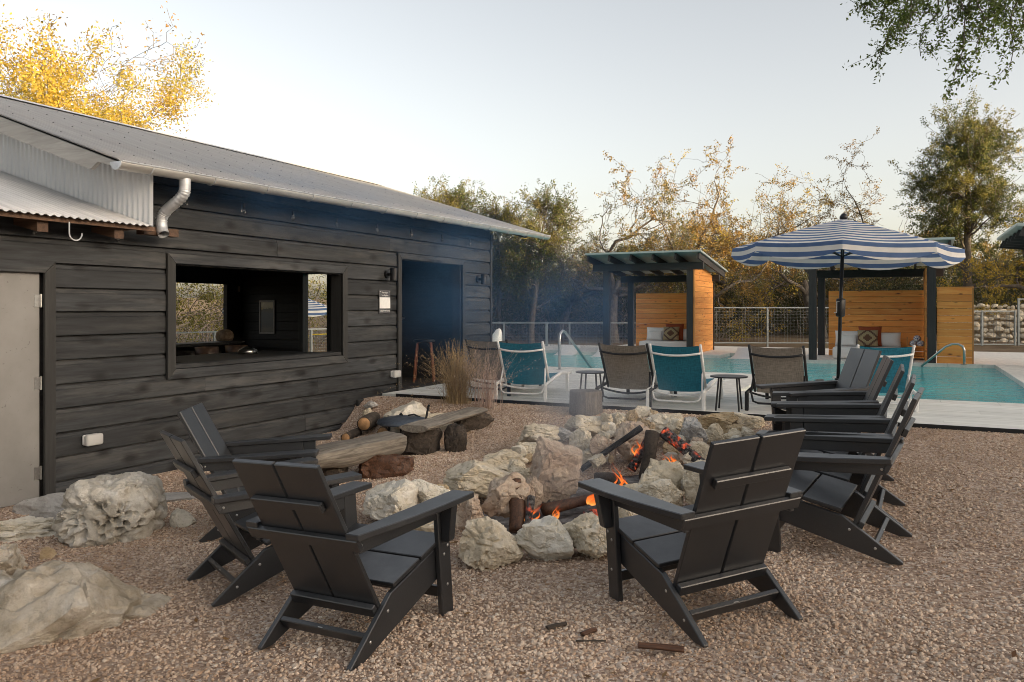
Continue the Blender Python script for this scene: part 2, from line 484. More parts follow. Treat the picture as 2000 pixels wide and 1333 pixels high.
def _ember():
    s = NT('glowing_ember')
    v = s.coords((1, 1, 1), 5)
    n = s.noise(v, 16, 5, .6); n2 = s.noise(v, 45, 3, .6)
    c = s.ramp(n2, [(.4, (.015, .013, .012)), (.7, (.16, .15, .145))])
    e = s.ramp(n, [(.54, 0.0), (.70, 1.0)])
    s.fin(c, .9, s.bump(n, .8, .02))
    s.set(s.b.inputs['Emission Color'], s.ramp(n, [(.5, (.5, .03, .005)), (.7, (1., .12, .025))]))
    s.set(s.b.inputs['Emission Strength'], s.n('Math', {0: e, 1: .40}, operation='MULTIPLY'))
    return s.m
M['ember'] = _ember()
def _ash():
    s = NT('grey_ash')
    v = s.coords((1, 1, 1), 0)
    n = s.noise(v, 9, 7, .65); f = s.noise(v, 50, 5, .7)
    c = s.ramp(n, [(.3, (.055, .05, .048)), (.5, (.17, .16, .155)), (.7, (.36, .345, .335))])
    c = s.mix(s.ramp(f, [(.55, 0.0), (.7, .7)]), c, (.05, .045, .042))
    return s.fin(c, .95, s.bump(s.mix(.5, n, f), .9, .025), 0, .1)
M['ash'] = _ash()
def _flame():
    s = NT('flame')
    v = s.n('TexCoord').outputs['Generated']
    z = s.n('SeparateXYZ', {0: v}).outputs[2]
    c = s.ramp(z, [(0., (1., .42, .10)), (.35, (1., .24, .04)), (1., (1., .08, .012))])
    em = s.n('Emission', {'Color': c, 'Strength': s.ramp(z, [(0., .50), (.6, .32), (1., .16)])})
    lw = s.n('LayerWeight', {'Blend': .55}).outputs['Facing']
    n = s.noise(s.coords((6, 6, 2.2), 4), 3.0, 3)
    tip = s.ramp(z, [(.5, 0.0), (1., .55)])
    tot = s.n('Math', {0: s.n('Math', {0: lw, 1: tip}, operation='ADD'), 1: s.ramp(n, [(.45, 0.0), (.7, .35)])}, operation='ADD', use_clamp=True)
    mx = s.n('MixShader', {0: tot, 1: em.outputs[0], 2: s.n('BsdfTransparent').outputs[0]})
    s.t.links.new(mx.outputs[0], s.out.inputs[0])
    return s.m
M['flame'] = _flame()
def _bulb():
    s = NT('clear_bulb_glass')
    return s.fin((.35, .36, .36), .08, None, 0, .5, Transmission_Weight=.8, IOR=1.3)
M['bulb'] = _bulb()
# ---------------------------------------------------------------- ground
DECK_Z = 0.44
WALL_X = -6.42
def gz(x, y):
    x = np.asarray(x, float); y = np.asarray(y, float)
    p = .0946 + .0447 * x + .032 * y
    p = .385 - np.logaddexp(0, (.385 - p) / .04) * .04 * 1.0           # soft upper limit under the deck edge
    p = np.maximum(p, -.35)
    wall = (1 - smooth01(.05, .7, x - WALL_X)) * smooth01(-.5, .2, x - WALL_X + .5)
    p = np.where((y > 2) & (y < 8), np.maximum(p, -.04 + .06 * wall), p)
    left = 1 - smooth01(-5.3, -3.3, x)
    mound = smooth01(7.95, 8.55, y) * left + smooth01(7.3, 8.75, y) * (1 - left)
    p = np.maximum(p, p + mound * (.412 - p))
    pit = np.exp(-(((x + 2.1) / .75) ** 2 + ((y - 5.55) / 1.15) ** 2) ** 2)
    p = p - .10 * pit
    und = .012 * np.sin(x * 2.1 + 1.3 * np.sin(y * 1.7)) * np.cos(y * 1.9 + .6) + .006 * np.sin(x * 6.3 + y * 2.2) * np.sin(y * 5.1 - x)
    p = p + und * (1 - smooth01(8.3, 8.8, y))
    back = smooth01(8.87, 8.9, y)
    far = smooth01(22.8, 24.0, y)
    z = p * (1 - back) + back * (.10 * (1 - far) + far * (.36 + .018 * np.maximum(y - 26, 0)))
    inside = (x < WALL_X - .02)
    z = np.where(inside & (y < 22), np.where(y > 2, np.minimum(z, .12), z), z)
    zl = .12 + .02 * np.maximum(-x - 15, 0)
    z = np.where(x < -13.5, np.where(y < 22, zl, np.maximum(z, zl)), z)
    return z
xs = np.unique(np.concatenate([np.linspace(-400, -40, 13), np.linspace(-40, -8, 33), np.arange(-8, 4.01, .06), np.linspace(4, 40, 37), np.linspace(40, 400, 13), [WALL_X - .03, WALL_X - .01]]))
ys = np.unique(np.concatenate([np.linspace(-300, -20, 12), np.linspace(-20, 1, 22), np.arange(1, 8.86, .06), [8.868, 8.9, 9.2], np.linspace(9.5, 45, 60), np.linspace(45, 400, 14)]))
gx_, gy_ = np.meshgrid(xs, ys)
gzz = gz(gx_, gy_)
nv_x = len(xs)
idx = np.arange(len(xs) * len(ys)).reshape(len(ys), len(xs))
quads = np.stack([idx[:-1, :-1], idx[:-1, 1:], idx[1:, 1:], idx[1:, :-1]], -1).reshape(-1, 4)
ground = np_mesh('ground', np.stack([gx_, gy_, gzz], -1).reshape(-1, 3), quads, M['gravel'], smooth=True)
ground.data.materials.append(M['soil'])
cx = (gx_[:-1, :-1] + gx_[1:, 1:]).ravel() / 2; cy = (gy_[:-1, :-1] + gy_[1:, 1:]).ravel() / 2
ground.data.polygons.foreach_set('material_index', ((cy > 8.88) | (cx < WALL_X - .3) | (cx > 30) | (cy < -30)).astype(np.int32))
prop(ground, kind='structure')

# unseen rise added as a sun block: its crest shades all but the treetops
def sun_block_rise():
    d = Vector((sun_dir.x, sun_dir.y)).normalized(); t = Vector((-d.y, d.x))
    def patch(P0, Zf):
        ss = np.linspace(0, 1, 14)
        n = P0.shape[1]
        S_ = np.repeat(ss[:, None], n, 1)
        P_ = P0[0][None] * (1 - S_[..., None]) + P0[1][None] * S_[..., None]
        Z = -.4 + (Zf[None] + .4) * np.sin(S_ * math.pi / 2) ** 1.15
        v = np.concatenate([P_, Z[..., None]], -1).reshape(-1, 3)
        i = np.arange(S_.size).reshape(S_.shape)
        q = np.stack([i[:-1, :-1], i[1:, :-1], i[1:, 1:], i[:-1, 1:]], -1).reshape(-1, 4)
        o = np_mesh('sun_block_rise', v, q, M['soil'], smooth=True)
        prop(o, kind='structure')
    u_ = np.linspace(-60, 57, 130); D_ = np.array((d.x, d.y)); T_ = np.array((t.x, t.y))
    rows = np.stack([D_ * 20 + u_[:, None] * T_, D_ * 34 + u_[:, None] * T_])
    patch(rows, 9.75 - .06 * np.clip(u_, 0, 60) + .3 * np.sin(u_ * .31 + 1) + .25 * np.sin(u_ * .83) + .2 * np.sin(u_ * 2.1 + 2))
sun_block_rise()

# loose gravel: real pebbles over the seating area
def gravel():
    rg = np.random.default_rng(5)
    n = 430000
    x = rg.uniform(WALL_X + .05, 3.6, n); y = rg.uniform(1.2, 8.84, n)
    dens = .62 + .38 * np.sin(x * 1.3 + 2 * np.sin(y * .9)) * np.cos(y * 1.1 + x * .4) + .25 * np.sin(x * 3.1 + y * 2.3)
    dens *= np.where((x < WALL_X + .5), .35, 1.0)
    dens *= 1 - .75 * np.exp(-(((x + 2.1) / .8) ** 2 + ((y - 5.5) / 1.2) ** 2) ** 2)
    keep = rg.random(n) < np.clip(dens, .18, 1)
    x = x[keep]; y = y[keep]
    z = gz(x, y) + rg.uniform(-.001, .005, len(x))
    me = bpy.data.meshes.new('loose_gravel')
    me.vertices.add(len(x)); me.vertices.foreach_set('co', np.stack([x, y, z], -1).astype(np.float32).ravel())
    me.update()
    o = bpy.data.objects.new('loose_gravel', me); COL.objects.link(o)
    ng = bpy.data.node_groups.new('gravel_scatter', 'GeometryNodeTree')
    ng.interface.new_socket('Geometry', in_out='INPUT', socket_type='NodeSocketGeometry')
    ng.interface.new_socket('Geometry', in_out='OUTPUT', socket_type='NodeSocketGeometry')
    N = ng.nodes; Lk = ng.links
    gi = N.new('NodeGroupInput'); go = N.new('NodeGroupOutput')
    jo = N.new('GeometryNodeJoinGeometry')
    for k in range(4):
        ic = N.new('GeometryNodeMeshIcoSphere'); ic.inputs['Radius'].default_value = 1; ic.inputs['Subdivisions'].default_value = 2
        sp = N.new('GeometryNodeSetPosition'); nz = N.new('ShaderNodeTexNoise'); nz.inputs['Scale'].default_value = 1.1; nz.noise_dimensions = '4D'; nz.inputs['W'].default_value = k * 3.7
        sub = N.new('ShaderNodeVectorMath'); sub.operation = 'SUBTRACT'; sub.inputs[1].default_value = (.5, .5, .5)
        mul = N.new('ShaderNodeVectorMath'); mul.operation = 'SCALE'; mul.inputs['Scale'].default_value = 1.5
        Lk.new(nz.outputs['Color'], sub.inputs[0]); Lk.new(sub.outputs[0], mul.inputs[0]); Lk.new(mul.outputs[0], sp.inputs['Offset'])
        Lk.new(ic.outputs['Mesh'], sp.inputs['Geometry'])
        sm = N.new('GeometryNodeSetMaterial'); sm.inputs['Material'].default_value = M['pebble']; Lk.new(sp.outputs[0], sm.inputs['Geometry'])
        g2 = N.new('GeometryNodeGeometryToInstance'); Lk.new(sm.outputs[0], g2.inputs[0]); Lk.new(g2.outputs[0], jo.inputs[0])
    iop = N.new('GeometryNodeInstanceOnPoints'); iop.inputs['Pick Instance'].default_value = True
    Lk.new(gi.outputs[0], iop.inputs['Points']); Lk.new(jo.outputs[0], iop.inputs['Instance'])
    rr = N.new('FunctionNodeRandomValue'); rr.data_type = 'FLOAT_VECTOR'; rr.inputs[0].default_value = (-.5, -.5, 0); rr.inputs[1].default_value = (.5, .5, 6.28); Lk.new(rr.outputs[0], iop.inputs['Rotation'])
    rs = N.new('FunctionNodeRandomValue'); rs.data_type = 'FLOAT_VECTOR'; rs.inputs[0].default_value = (.45, .45, .35); rs.inputs[1].default_value = (1, .9, .65); rs.inputs['Seed'].default_value = 4
    rf = N.new('FunctionNodeRandomValue'); rf.data_type = 'FLOAT'; rf.inputs[2].default_value = 0; rf.inputs[3].default_value = 1; rf.inputs['Seed'].default_value = 9
    pw = N.new('ShaderNodeMath'); pw.operation = 'POWER'; pw.inputs[1].default_value = 4.5; Lk.new(rf.outputs[1], pw.inputs[0])
    mr = N.new('ShaderNodeMapRange'); mr.inputs[3].default_value = .0056; mr.inputs[4].default_value = .0165; Lk.new(pw.outputs[0], mr.inputs[0])
    sc = N.new('ShaderNodeVectorMath'); sc.operation = 'SCALE'; Lk.new(rs.outputs[0], sc.inputs[0]); Lk.new(mr.outputs[0], sc.inputs['Scale'])
    Lk.new(sc.outputs[0], iop.inputs['Scale'])
    Lk.new(iop.outputs[0], go.inputs[0])
    md = o.modifiers.new('scatter', 'NODES'); md.node_group = ng
    prop(o, 'loose tan and pink pebbles covering the seating area', 'gravel', kind='stuff')
gravel()
# ---------------------------------------------------------------- bar building
B = thing('bar_building', 'long dark stained plank building with a corrugated metal roof and open serving window', 'building', (-9.2, 7.0, 0.0))
OFF = tuple(-c for c in B.location)
def bpart(mb, name, mat, parent=None, **kw):
    o = mb.build(name, mat, parent or B, **kw)
    if parent is None: o.location = OFF
    return o
WX = WALL_X
OPEN = [(3.05, 4.275, -.2, 1.969), (5.40, 8.155, .907, 2.12), (9.285, 11.186, .2, 2.377)]
rb = random.Random(3)
def plank_profile(z0, h, x, face=.032):
    # shiplap: face, with a recessed lip along the top edge
    return [(x - .02, z0 + .006), (x + face, z0 + .008), (x + face, z0 + h - .046), (x + face - .011, z0 + h - .038), (x + face - .013, z0 + h - .012), (x - .010, z0 + h - .012), (x - .010, z0 + h + .006), (x - .02, z0 + h + .006)]
PITCH = .2037
def planks(z0, h, spans):
    for (s0, s1) in spans:
        cuts = [s0]; p = s0 + rb.uniform(1.2, 4.2)
        while p < s1 - .7: cuts.append(p); p += rb.uniform(2.4, 4.4)
        cuts.append(s1)
        for a, b_ in zip(cuts[:-1], cuts[1:]):
            bpart(MB().prism(plank_profile(z0, h, WX + rb.uniform(-.0025, .0025)), 'y', a + .0015, b_ - .0015), 'plank', M['char_y'])
z = -.065
while z < 2.80:
    spans = [(0.4 if z < 2.2 else 4.99, 12.08)]
    for (a, b_, c, d) in OPEN:
        lo_, hi_ = c + .06, d - .06          # the trim hides this much of the planks
        if z + PITCH <= lo_ + .02 or z >= hi_ - .005: continue
        new = []
        for (s0, s1) in spans:
            if b_ <= s0 or a >= s1: new.append((s0, s1)); continue
            if a > s0: new.append((s0, a - .001))
            if b_ < s1: new.append((b_ + .001, s1))
        spans = new
        if z < lo_ - .05: planks(z, lo_ - z, [(a, b_)])
        if z + PITCH > hi_ + .05: planks(hi_, z + PITCH - hi_, [(a, b_)])
    planks(z, PITCH, spans)
    z += PITCH
# corner trim, right end wall, back wall, inner faces (kept thin and separate)
bpart(MB().box(WX - .02, WX + .045, 12.085, 12.15, -.1, 2.86), 'corner_board', M['char_z'], bevel=.004)
shell = MB()
def wallx(x0, x1, y0, y1, holes, zmax=2.86):      # slab normal to x, with rectangular holes in (y,z)
    ycur = y0
    for (a, b_, c, d) in sorted(holes):
        shell.box(x0, x1, ycur, a, -.1, zmax)
        if c > -.1: shell.box(x0, x1, a, b_, -.1, c)
        shell.box(x0, x1, a, b_, d, zmax)
        ycur = b_
    shell.box(x0, x1, ycur, y1, -.1, zmax)
wallx(WX - .12, WX - .025, .4, 4.98, [(3.05, 4.17, -.2, 1.92)], 2.27)
wallx(WX - .12, WX - .025, 4.98, 12.08, [(5.483, 8.067, 1.045, 2.035), (9.373, 11.07, .2, 2.289)])
wallx(-12.1, -12.0, .4, 4.98, [], 2.27)
wallx(-12.1, -12.0, 4.98, 12.08, [(8.2, 11.6, .93, 2.07)])
for x0, x1, z0, z1 in ((-12.0, -10.37, -.1, 2.86), (-10.37, -9.75, 2.25, 2.86), (-9.75, WX - .12, -.1, 2.86)):
    shell.box(x0, x1, 12.0, 12.08, z0, z1)
shell.box(-12.0, WX - .12, 5.0, 5.08, -.1, 2.86)
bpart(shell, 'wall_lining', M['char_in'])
for k in range(13):      # inner cladding on the end wall, facing the window
    zz = .44 + k * .18
    if zz < 2.2:
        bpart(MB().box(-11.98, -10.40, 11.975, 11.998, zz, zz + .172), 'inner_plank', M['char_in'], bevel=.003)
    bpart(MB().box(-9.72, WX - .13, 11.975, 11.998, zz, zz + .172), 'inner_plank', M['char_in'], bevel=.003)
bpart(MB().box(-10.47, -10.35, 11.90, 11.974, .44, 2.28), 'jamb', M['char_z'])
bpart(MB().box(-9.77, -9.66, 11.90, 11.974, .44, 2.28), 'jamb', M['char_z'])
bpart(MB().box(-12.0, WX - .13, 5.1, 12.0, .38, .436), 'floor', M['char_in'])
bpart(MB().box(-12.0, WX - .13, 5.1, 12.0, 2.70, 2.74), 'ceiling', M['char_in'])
# picture-frame trims with mitred corners
def trim(y0, y1, z0, z1, w, sides, name):
    fx0, fx1 = WX + .036, WX + .064
    if 'l' in sides: bpart(MB().prism([(y0, z0), (y0 + w, z0 + (w if 'b' in sides else 0)), (y0 + w, z1 - w), (y0, z1)], 'x', fx0, fx1), name, M['char_z'], bevel=.003)
    if 'r' in sides: bpart(MB().prism([(y1, z0), (y1, z1), (y1 - w, z1 - w), (y1 - w, z0 + (w if 'b' in sides else 0))], 'x', fx0, fx1), name, M['char_z'], bevel=.003)
    e = .002
    bpart(MB().prism([(y0 + e, z1), (y0 + w + e, z1 - w), (y1 - w - e, z1 - w), (y1 - e, z1)], 'x', fx0, fx1), name, M['char_y'], bevel=.003)
    if 'b' in sides: bpart(MB().prism([(y0 + e, z0), (y1 - e, z0), (y1 - w - e, z0 + w), (y0 + w + e, z0 + w)], 'x', fx0, fx1), name, M['char_y'], bevel=.003)
trim(5.40, 8.155, .907, 2.128, .094, 'lrtb', 'window_trim')
trim(9.285, 11.186, .42, 2.377, .088, 'lrt', 'door_trim')
trim(3.05, 4.275, -.06, 1.985, .095, 'lrt', 'door_trim')
bpart(MB().box(WX - .14, WX + .040, 5.50, 8.055, 1.005, 1.047), 'window_sill', M['char_y'], bevel=.004)
for y0, y1 in ((5.470, 5.490), (8.060, 8.080)):
    bpart(MB().box(WX - .13, WX + .023, y0, y1, 1.05, 2.03), 'window_jamb', M['char_z'])
bpart(MB().box(WX - .13, WX + .023, 5.495, 8.055, 2.022, 2.036), 'window_jamb', M['char_y'])
for y0, y1 in ((9.355, 9.378), (11.065, 11.085)):
    bpart(MB().box(WX - .13, WX + .023, y0, y1, .43, 2.28), 'door_jamb', M['char_z'])
# inner room divider just behind the doorway's right side
bpart(MB().box(-8.6, WX - .14, 11.2, 11.26, .44, 2.69), 'partition', M['char_in'])
# steel door
d = bpart(MB().box(WX - .03, WX + .014, 3.12, 4.165, .02, 1.905), 'steel_door', M['doorpaint'], bevel=.003)
for zz in (.24, .98, 1.66):
    hb = MB().tube([(WX + .022, 4.172, zz - .055), (WX + .022, 4.172, zz + .055)], .009, 8); hb.box(WX + .012, WX + .018, 4.12, 4.172, zz - .05, zz + .05)
    hb.build('hinge', M['steel'], d)
# ---- main roof
EX0, RX, RZ = -5.90, -9.55, 4.085
def eave_z(y): return 2.845 + (y - 4.5) * .0112
def roof_z(x, y):
    t = (x - EX0) / (RX - EX0)
    return eave_z(y) * (1 - t) + RZ * t
def corrugated(name, ys_, xs_, zf, amp=.0085, pitch=.068, mat='corr'):
    per = 6
    n = int((ys_[1] - ys_[0]) / pitch * per)
    yv = np.linspace(ys_[0], ys_[1], n + 1)
    w = amp * np.cos(2 * np.pi * (yv - ys_[0]) / pitch)
    xv = np.linspace(xs_[0], xs_[1], 7)
    Y, X = np.meshgrid(yv, xv)
    Zt = zf(X, Y) + w[None, :]
    v = np.stack([X, Y, Zt], -1).reshape(-1, 3)
    k = v.shape[0]
    i = np.arange(k).reshape(X.shape)
    q = np.stack([i[:-1, :-1], i[:-1, 1:], i[1:, 1:], i[1:, :-1]], -1).reshape(-1, 4)
    v2 = v.copy(); v2[:, 2] -= .004
    vv = np.concatenate([v, v2]); qq = np.concatenate([q, q[:, ::-1] + k])
    ed = np.concatenate([np.stack([i[0, 1:], i[0, :-1], i[0, :-1] + k, i[0, 1:] + k], -1), np.stack([i[1:, 0], i[:-1, 0], i[:-1, 0] + k, i[1:, 0] + k], -1)[:, ::-1]])
    qq = np.concatenate([qq, ed])
    o = np_mesh(name, vv, qq, M[mat], B, smooth=True)
    o.location = OFF
    return o
rs_ = corrugated('roof_sheet', (4.5, 13.3), (EX0, RX), roof_z, mat='corr_roof')
def roof_back(x, y): return RZ - (RX - x) * .335
corrugated('roof_sheet', (4.5, 13.3), (RX, -13.0), roof_back, mat='corr_roof')
cap = MB()
for x0, z0, x1, z1 in ((RX + .16, RZ - .030, RX, RZ + .030), (RX, RZ + .030, RX - .16, RZ - .03)):
    cap.add([(x0, 4.48, z0), (x0, 13.32, z0), (x1, 13.32, z1), (x1, 4.48, z1)], [(0, 1, 2, 3)])
bpart(cap, 'ridge_cap', M['corr'], recalc=False)
# screw heads in rows on the roof
sk = MB()
rs2 = random.Random(8)
for r in range(5):
    for c in range(40):
        x = EX0 - .35 - r * .72; y = 4.7 + c * .204 + .034
        if y > 13.1: continue
        zz = float(roof_z(x, y)) + .010
        sk.box(x - .0045, x + .0045, y - .0045, y + .0045, zz, zz + .004)
o_ = bpart(sk, 'roof_screws', M['black_metal']); o_['kind'] = 'stuff'
# rake boards and soffit
def rake(y0, y1, name, mat):
    a = (EX0 - .02, float(roof_z(EX0, (y0 + y1) / 2)) - .02); b_ = (RX, RZ - .02)
    m = MB().prism([(a[0] + .03, a[1] - .05), (a[0] - .25, a[1] + .02), (a[0] - .35, a[1] - .035), (b_[0], b_[1] - .15), b_, a], 'y', y0, y1)
    m.prism([b_, (b_[0], b_[1] - .15), (-12.98, float(roof_back(-12.98, 0)) - .17), (-12.98, float(roof_back(-12.98, 0)) - .02)], 'y', y0, y1)
    bpart(m, name, mat)
M['greywood'] = wood('weathered_grey_board', 'x', (.27, .265, .25), (.43, .425, .41), None, vary=.05, rough=.8)
rake(4.52, 4.56, 'rake_board', M['greywood'])
rake(13.24, 13.28, 'rake_board', M['black_x'])
sf = MB()
for (x0, x1) in ((EX0 - .03, RX), ):
    sf.add([(x0, 4.57, float(roof_z(x0, 4.57)) - .030), (x0, 13.23, float(roof_z(x0, 13.23)) - .030), (x1, 13.23, RZ - .03), (x1, 4.57, RZ - .03)], [(0, 1, 2, 3)])
bpart(sf, 'roof_deck', M['char_in'], recalc=False)
for k in range(15):      # rafter tails under the eave
    y = 5.3 + k * .54
    zt = float(roof_z(WX - .1, y)) - .034; zf = float(roof_z(-6.0, y)) - .034
    bpart(MB().prism([(-6.0, zf), (-6.0, zf - .07), (WX - .1, zt - .10), (WX - .1, zt)], 'y', y, y + .038), 'rafter_tail', M['black_x'])
# end gables: corrugated cladding on the left one, planks on the right one
def cladding(y, xa, xb):
    per = 6; pitch = .068; n = int((xa - xb) / pitch * per)
    xv = np.linspace(xa, xb, n + 1)
    w = .0085 * np.cos(2 * np.pi * (xa - xv) / pitch)
    zt = np.where(xv > RX, roof_z(xv, y), roof_back(xv, y)) - .05
    zb = np.where(xv > -6.6, 2.33, 2.2) + 0 * xv
    v = np.concatenate([np.stack([xv, y + w, zb], -1), np.stack([xv, y + w, zt], -1)])
    i = np.arange(n + 1); q = np.stack([i[:-1], i[1:], i[1:] + n + 1, i[:-1] + n + 1], -1)
    o = np_mesh('gable_cladding', v, q, M['corr'], B, smooth=True); o.location = OFF
cladding(4.93, -6.0, -12.9)
bpart(MB().prism([(WX - .1, 2.7), (-12.0, 2.7), (-12.0, float(roof_back(-12., 0)) - .04), (RX, RZ - .05), (WX - .1, float(roof_z(WX - .1, 12.)) - .05)], 'y', 12.02, 12.07), 'end_gable', M['char_in'])
# ---- lower roof over the left part
def low_z(x, y): return 2.335 + (-6.0 - x) * .298
corrugated('lower_roof_sheet', (.6, 4.915), (-5.97, -9.6), low_z)
bpart(MB().box(-6.06, -6.03, .6, 4.98, 2.285, 2.322), 'eave_board', M['rafter'])
for y in (.9, 1.5, 2.1, 2.72, 3.32, 3.94, 4.62):
    bpart(MB().prism([(-6.09, 2.295), (-6.09, 2.20), (-6.41, 2.27), (-6.41, 2.385)], 'y', y, y + .09), 'rafter_tail', M['rafter'])
bpart(MB().box(-6.22, -6.12, 4.94, 5.32, 2.265, 2.335), 'beam_end', M['rafter'])
bpart(MB().prism([(WX + .01, 2.30), (-6.05, 2.30), (-6.05, 2.325), (WX + .01, 2.42)], 'y', 4.85, 4.915), 'eave_block', M['rafter'])
# ---- gutter, half round
gut = MB()
NG = 12
def gut_c(y): return (EX0 + .03, eave_z(y) - .028)
gy0, gy1 = 4.47, 13.34
for side, r in ((0, .066), (1, .062)):
    pass
prof = [(math.cos(math.pi + math.pi * k / NG), math.sin(math.pi + math.pi * k / NG)) for k in range(NG + 1)]
ring = [(.066 * c, .066 * s_) for c, s_ in prof] + [(.063 * c, .063 * s_ + .002) for c, s_ in reversed(prof)]
vv = []
for y in np.linspace(gy0, gy1, 20):
    cx_, cz_ = gut_c(y)
    vv += [(cx_ + a, y, cz_ + b_) for a, b_ in ring]
n = len(ring)
ff = [(i * n + k, i * n + (k + 1) % n, (i + 1) * n + (k + 1) % n, (i + 1) * n + k) for i in range(19) for k in range(n)]
gutter = bpart(MB().add(vv, ff), 'gutter', M['gutter'], smooth=True)
for y in (gy0, gy1):
    cx_, cz_ = gut_c(y)
    MB().prism([(cx_ + .069 * c, cz_ + .069 * s_) for c, s_ in prof], 'y', y - .006, y + .004).build('end_cap', M['galv'], gutter)
MB().tube([(gut_c(gy0)[0] + .068, gy0, gut_c(gy0)[1]), (gut_c(gy1)[0] + .068, gy1, gut_c(gy1)[1])], .008, 8).build('rolled_rim', M['galv'], gutter)
for k in range(13):
    y = 4.78 + k * .69
    cx_, cz_ = gut_c(y)
    MB().tube([(cx_ + .071 * c, y, cz_ + .071 * s_) for c, s_ in prof], .006, 6).build('bracket', M['galv'], gutter)
# ---- downspout: a crooked round pipe
dp = []
cx_, cz_ = gut_c(5.17)
path = [(cx_, 5.17, cz_ - .05), (cx_, 5.17, cz_ - .14), (cx_ - .01, 5.165, cz_ - .19), (cx_ - .07, 5.15, cz_ - .25), (cx_ - .17, 5.13, cz_ - .32), (cx_ - .22, 5.12, cz_ - .37), (cx_ - .235, 5.115, cz_ - .42), (cx_ - .225, 5.11, cz_ - .50), (cx_ - .19, 5.10, cz_ - .555)]
# resample with crimp rings on the bends
pts = [Vector(p) for p in path]
fine = []
for i in range(len(pts) - 1):
    p0 = pts[max(i - 1, 0)]; p1 = pts[i]; p2 = pts[i + 1]; p3 = pts[min(i + 2, len(pts) - 1)]
    for k in range(8):
        t = k / 8
        fine.append(.5 * ((2 * p1) + (p2 - p0) * t + (2 * p0 - 5 * p1 + 4 * p2 - p3) * t * t + (3 * p1 - p0 - 3 * p2 + p3) * t ** 3))
fine.append(pts[-1])
rad = [.050 + (.0045 * math.sin(i * 2.2) if (10 < i < 28 or 34 < i < 50) else 0) for i in range(len(fine))]
ds = MB().tube(fine, rad, 16, caps=False)
ds.tube([fine[-1] - (fine[-1] - fine[-2]) * 1.0, fine[-1]], .0455, 16, caps=False)
bpart(ds, 'downspout', M['galv'], smooth=True)
inn = MB().tube(list(reversed(fine[-10:])), .0445, 16, caps=False); inn.add([tuple(fine[-10])], [])
bpart(inn, 'downspout_lining', M['galv'], smooth=True, recalc=False)
# spare hanger hook under the lower eave
hk = [(-6.0, 4.20 + .055 * math.cos(a), 2.20 - .055 * math.sin(a) + .0) for a in np.linspace(-.1, math.pi, 10)] + [(-6.0, 4.145, 2.29)]
bpart(MB().tube(hk, .006, 6), 'hanger_hook', M['galv'])

# ---------------------------------------------------------------- things on and in the building
def string_light():
    t = thing('string_light', 'festoon string of clear bulbs hung along under the eaves', 'string light', (-6.33, 8.5, 2.7))
    off = tuple(-c for c in t.location)
    pos = [(-6.30, y, 0) for y in (5.56, 6.32, 7.08, 7.86, 8.70, 9.52, 10.36, 11.22, 12.0)]
    cab = []
    for i, p in enumerate(pos):
        z_ = 2.77
        cab.append((p[0], p[1] - .02, z_ - .03))
        if i < len(pos) - 1: cab.append((p[0], (p[1] + pos[i + 1][1]) / 2, z_ - .075))
    MB().tube(cab, .005, 6).build('cable', M['black_metal'], t, at=off)
    bm_ = MB().lathe([(.004, .03), (.016, .022), (.024, 0), (.022, -.018), (.010, -.034), (.002, -.038)], 10).build('bulb', M['bulb'], t, smooth=True)
    so_ = MB().lathe([(.013, .075), (.015, .06), (.015, .03), (.011, .026)], 8).build('socket', M['black_metal'], t)
    for i, p in enumerate(pos):
        l = (p[0] + off[0], p[1] + off[1], 2.64 + off[2])
        for q in (bm_, so_):
            c = q if i == 0 else q.copy()
            if i: COL.objects.link(c)
            c.location = l
    t2 = thing('string_light', 'black socketed clear bulbs hanging below the lower tin eave', 'string light', (-6.32, 4.5, 2.35))
    off2 = tuple(-c for c in t2.location)
    MB().tube([(-6.32, 2.4, 2.34), (-6.32, 3.3, 2.30), (-6.32, 4.1, 2.335), (-6.32, 4.75, 2.30), (-6.32, 5.05, 2.36)], .005, 6).build('cable', M['black_metal'], t2, at=off2)
    for y in (4.07, 4.83, 2.9):
        z_ = 2.235
        a = MB().lathe([(.006, .10), (.017, .085), (.017, .03), (.012, .026)], 8).build('socket', M['black_metal'], t2); a.location = (-6.32 + off2[0], y + off2[1], z_ + off2[2])
        b_ = bm_.copy(); COL.objects.link(b_); b_.parent = t2; b_.location = (-6.32 + off2[0], y + off2[1], z_ - .004 + off2[2])
string_light()

def sconce(y, z, label):
    t = thing('wall_sconce', label, 'wall light', (WX + .034, y, z), 0, 'wall lights beside the doorway')
    MB().lathe([(.052, 0), (.052, .03), (.02, .034)], 16).build('back_plate', M['black_metal'], t).rotation_euler = (0, math.pi / 2, 0)
    MB().box(.03, .09, -.018, .018, -.02, .02).build('arm', M['black_metal'], t, bevel=.004)
    MB().lathe([(.044, -.085), (.048, -.082), (.048, .082), (.044, .085)], 20, (.125, 0, 0)).build('shade', M['black_metal'], t, smooth=False)
sconce(9.03, 2.06, 'black cylinder wall light left of the dark doorway')
sconce(11.62, 2.075, 'black cylinder wall light right of the dark doorway')

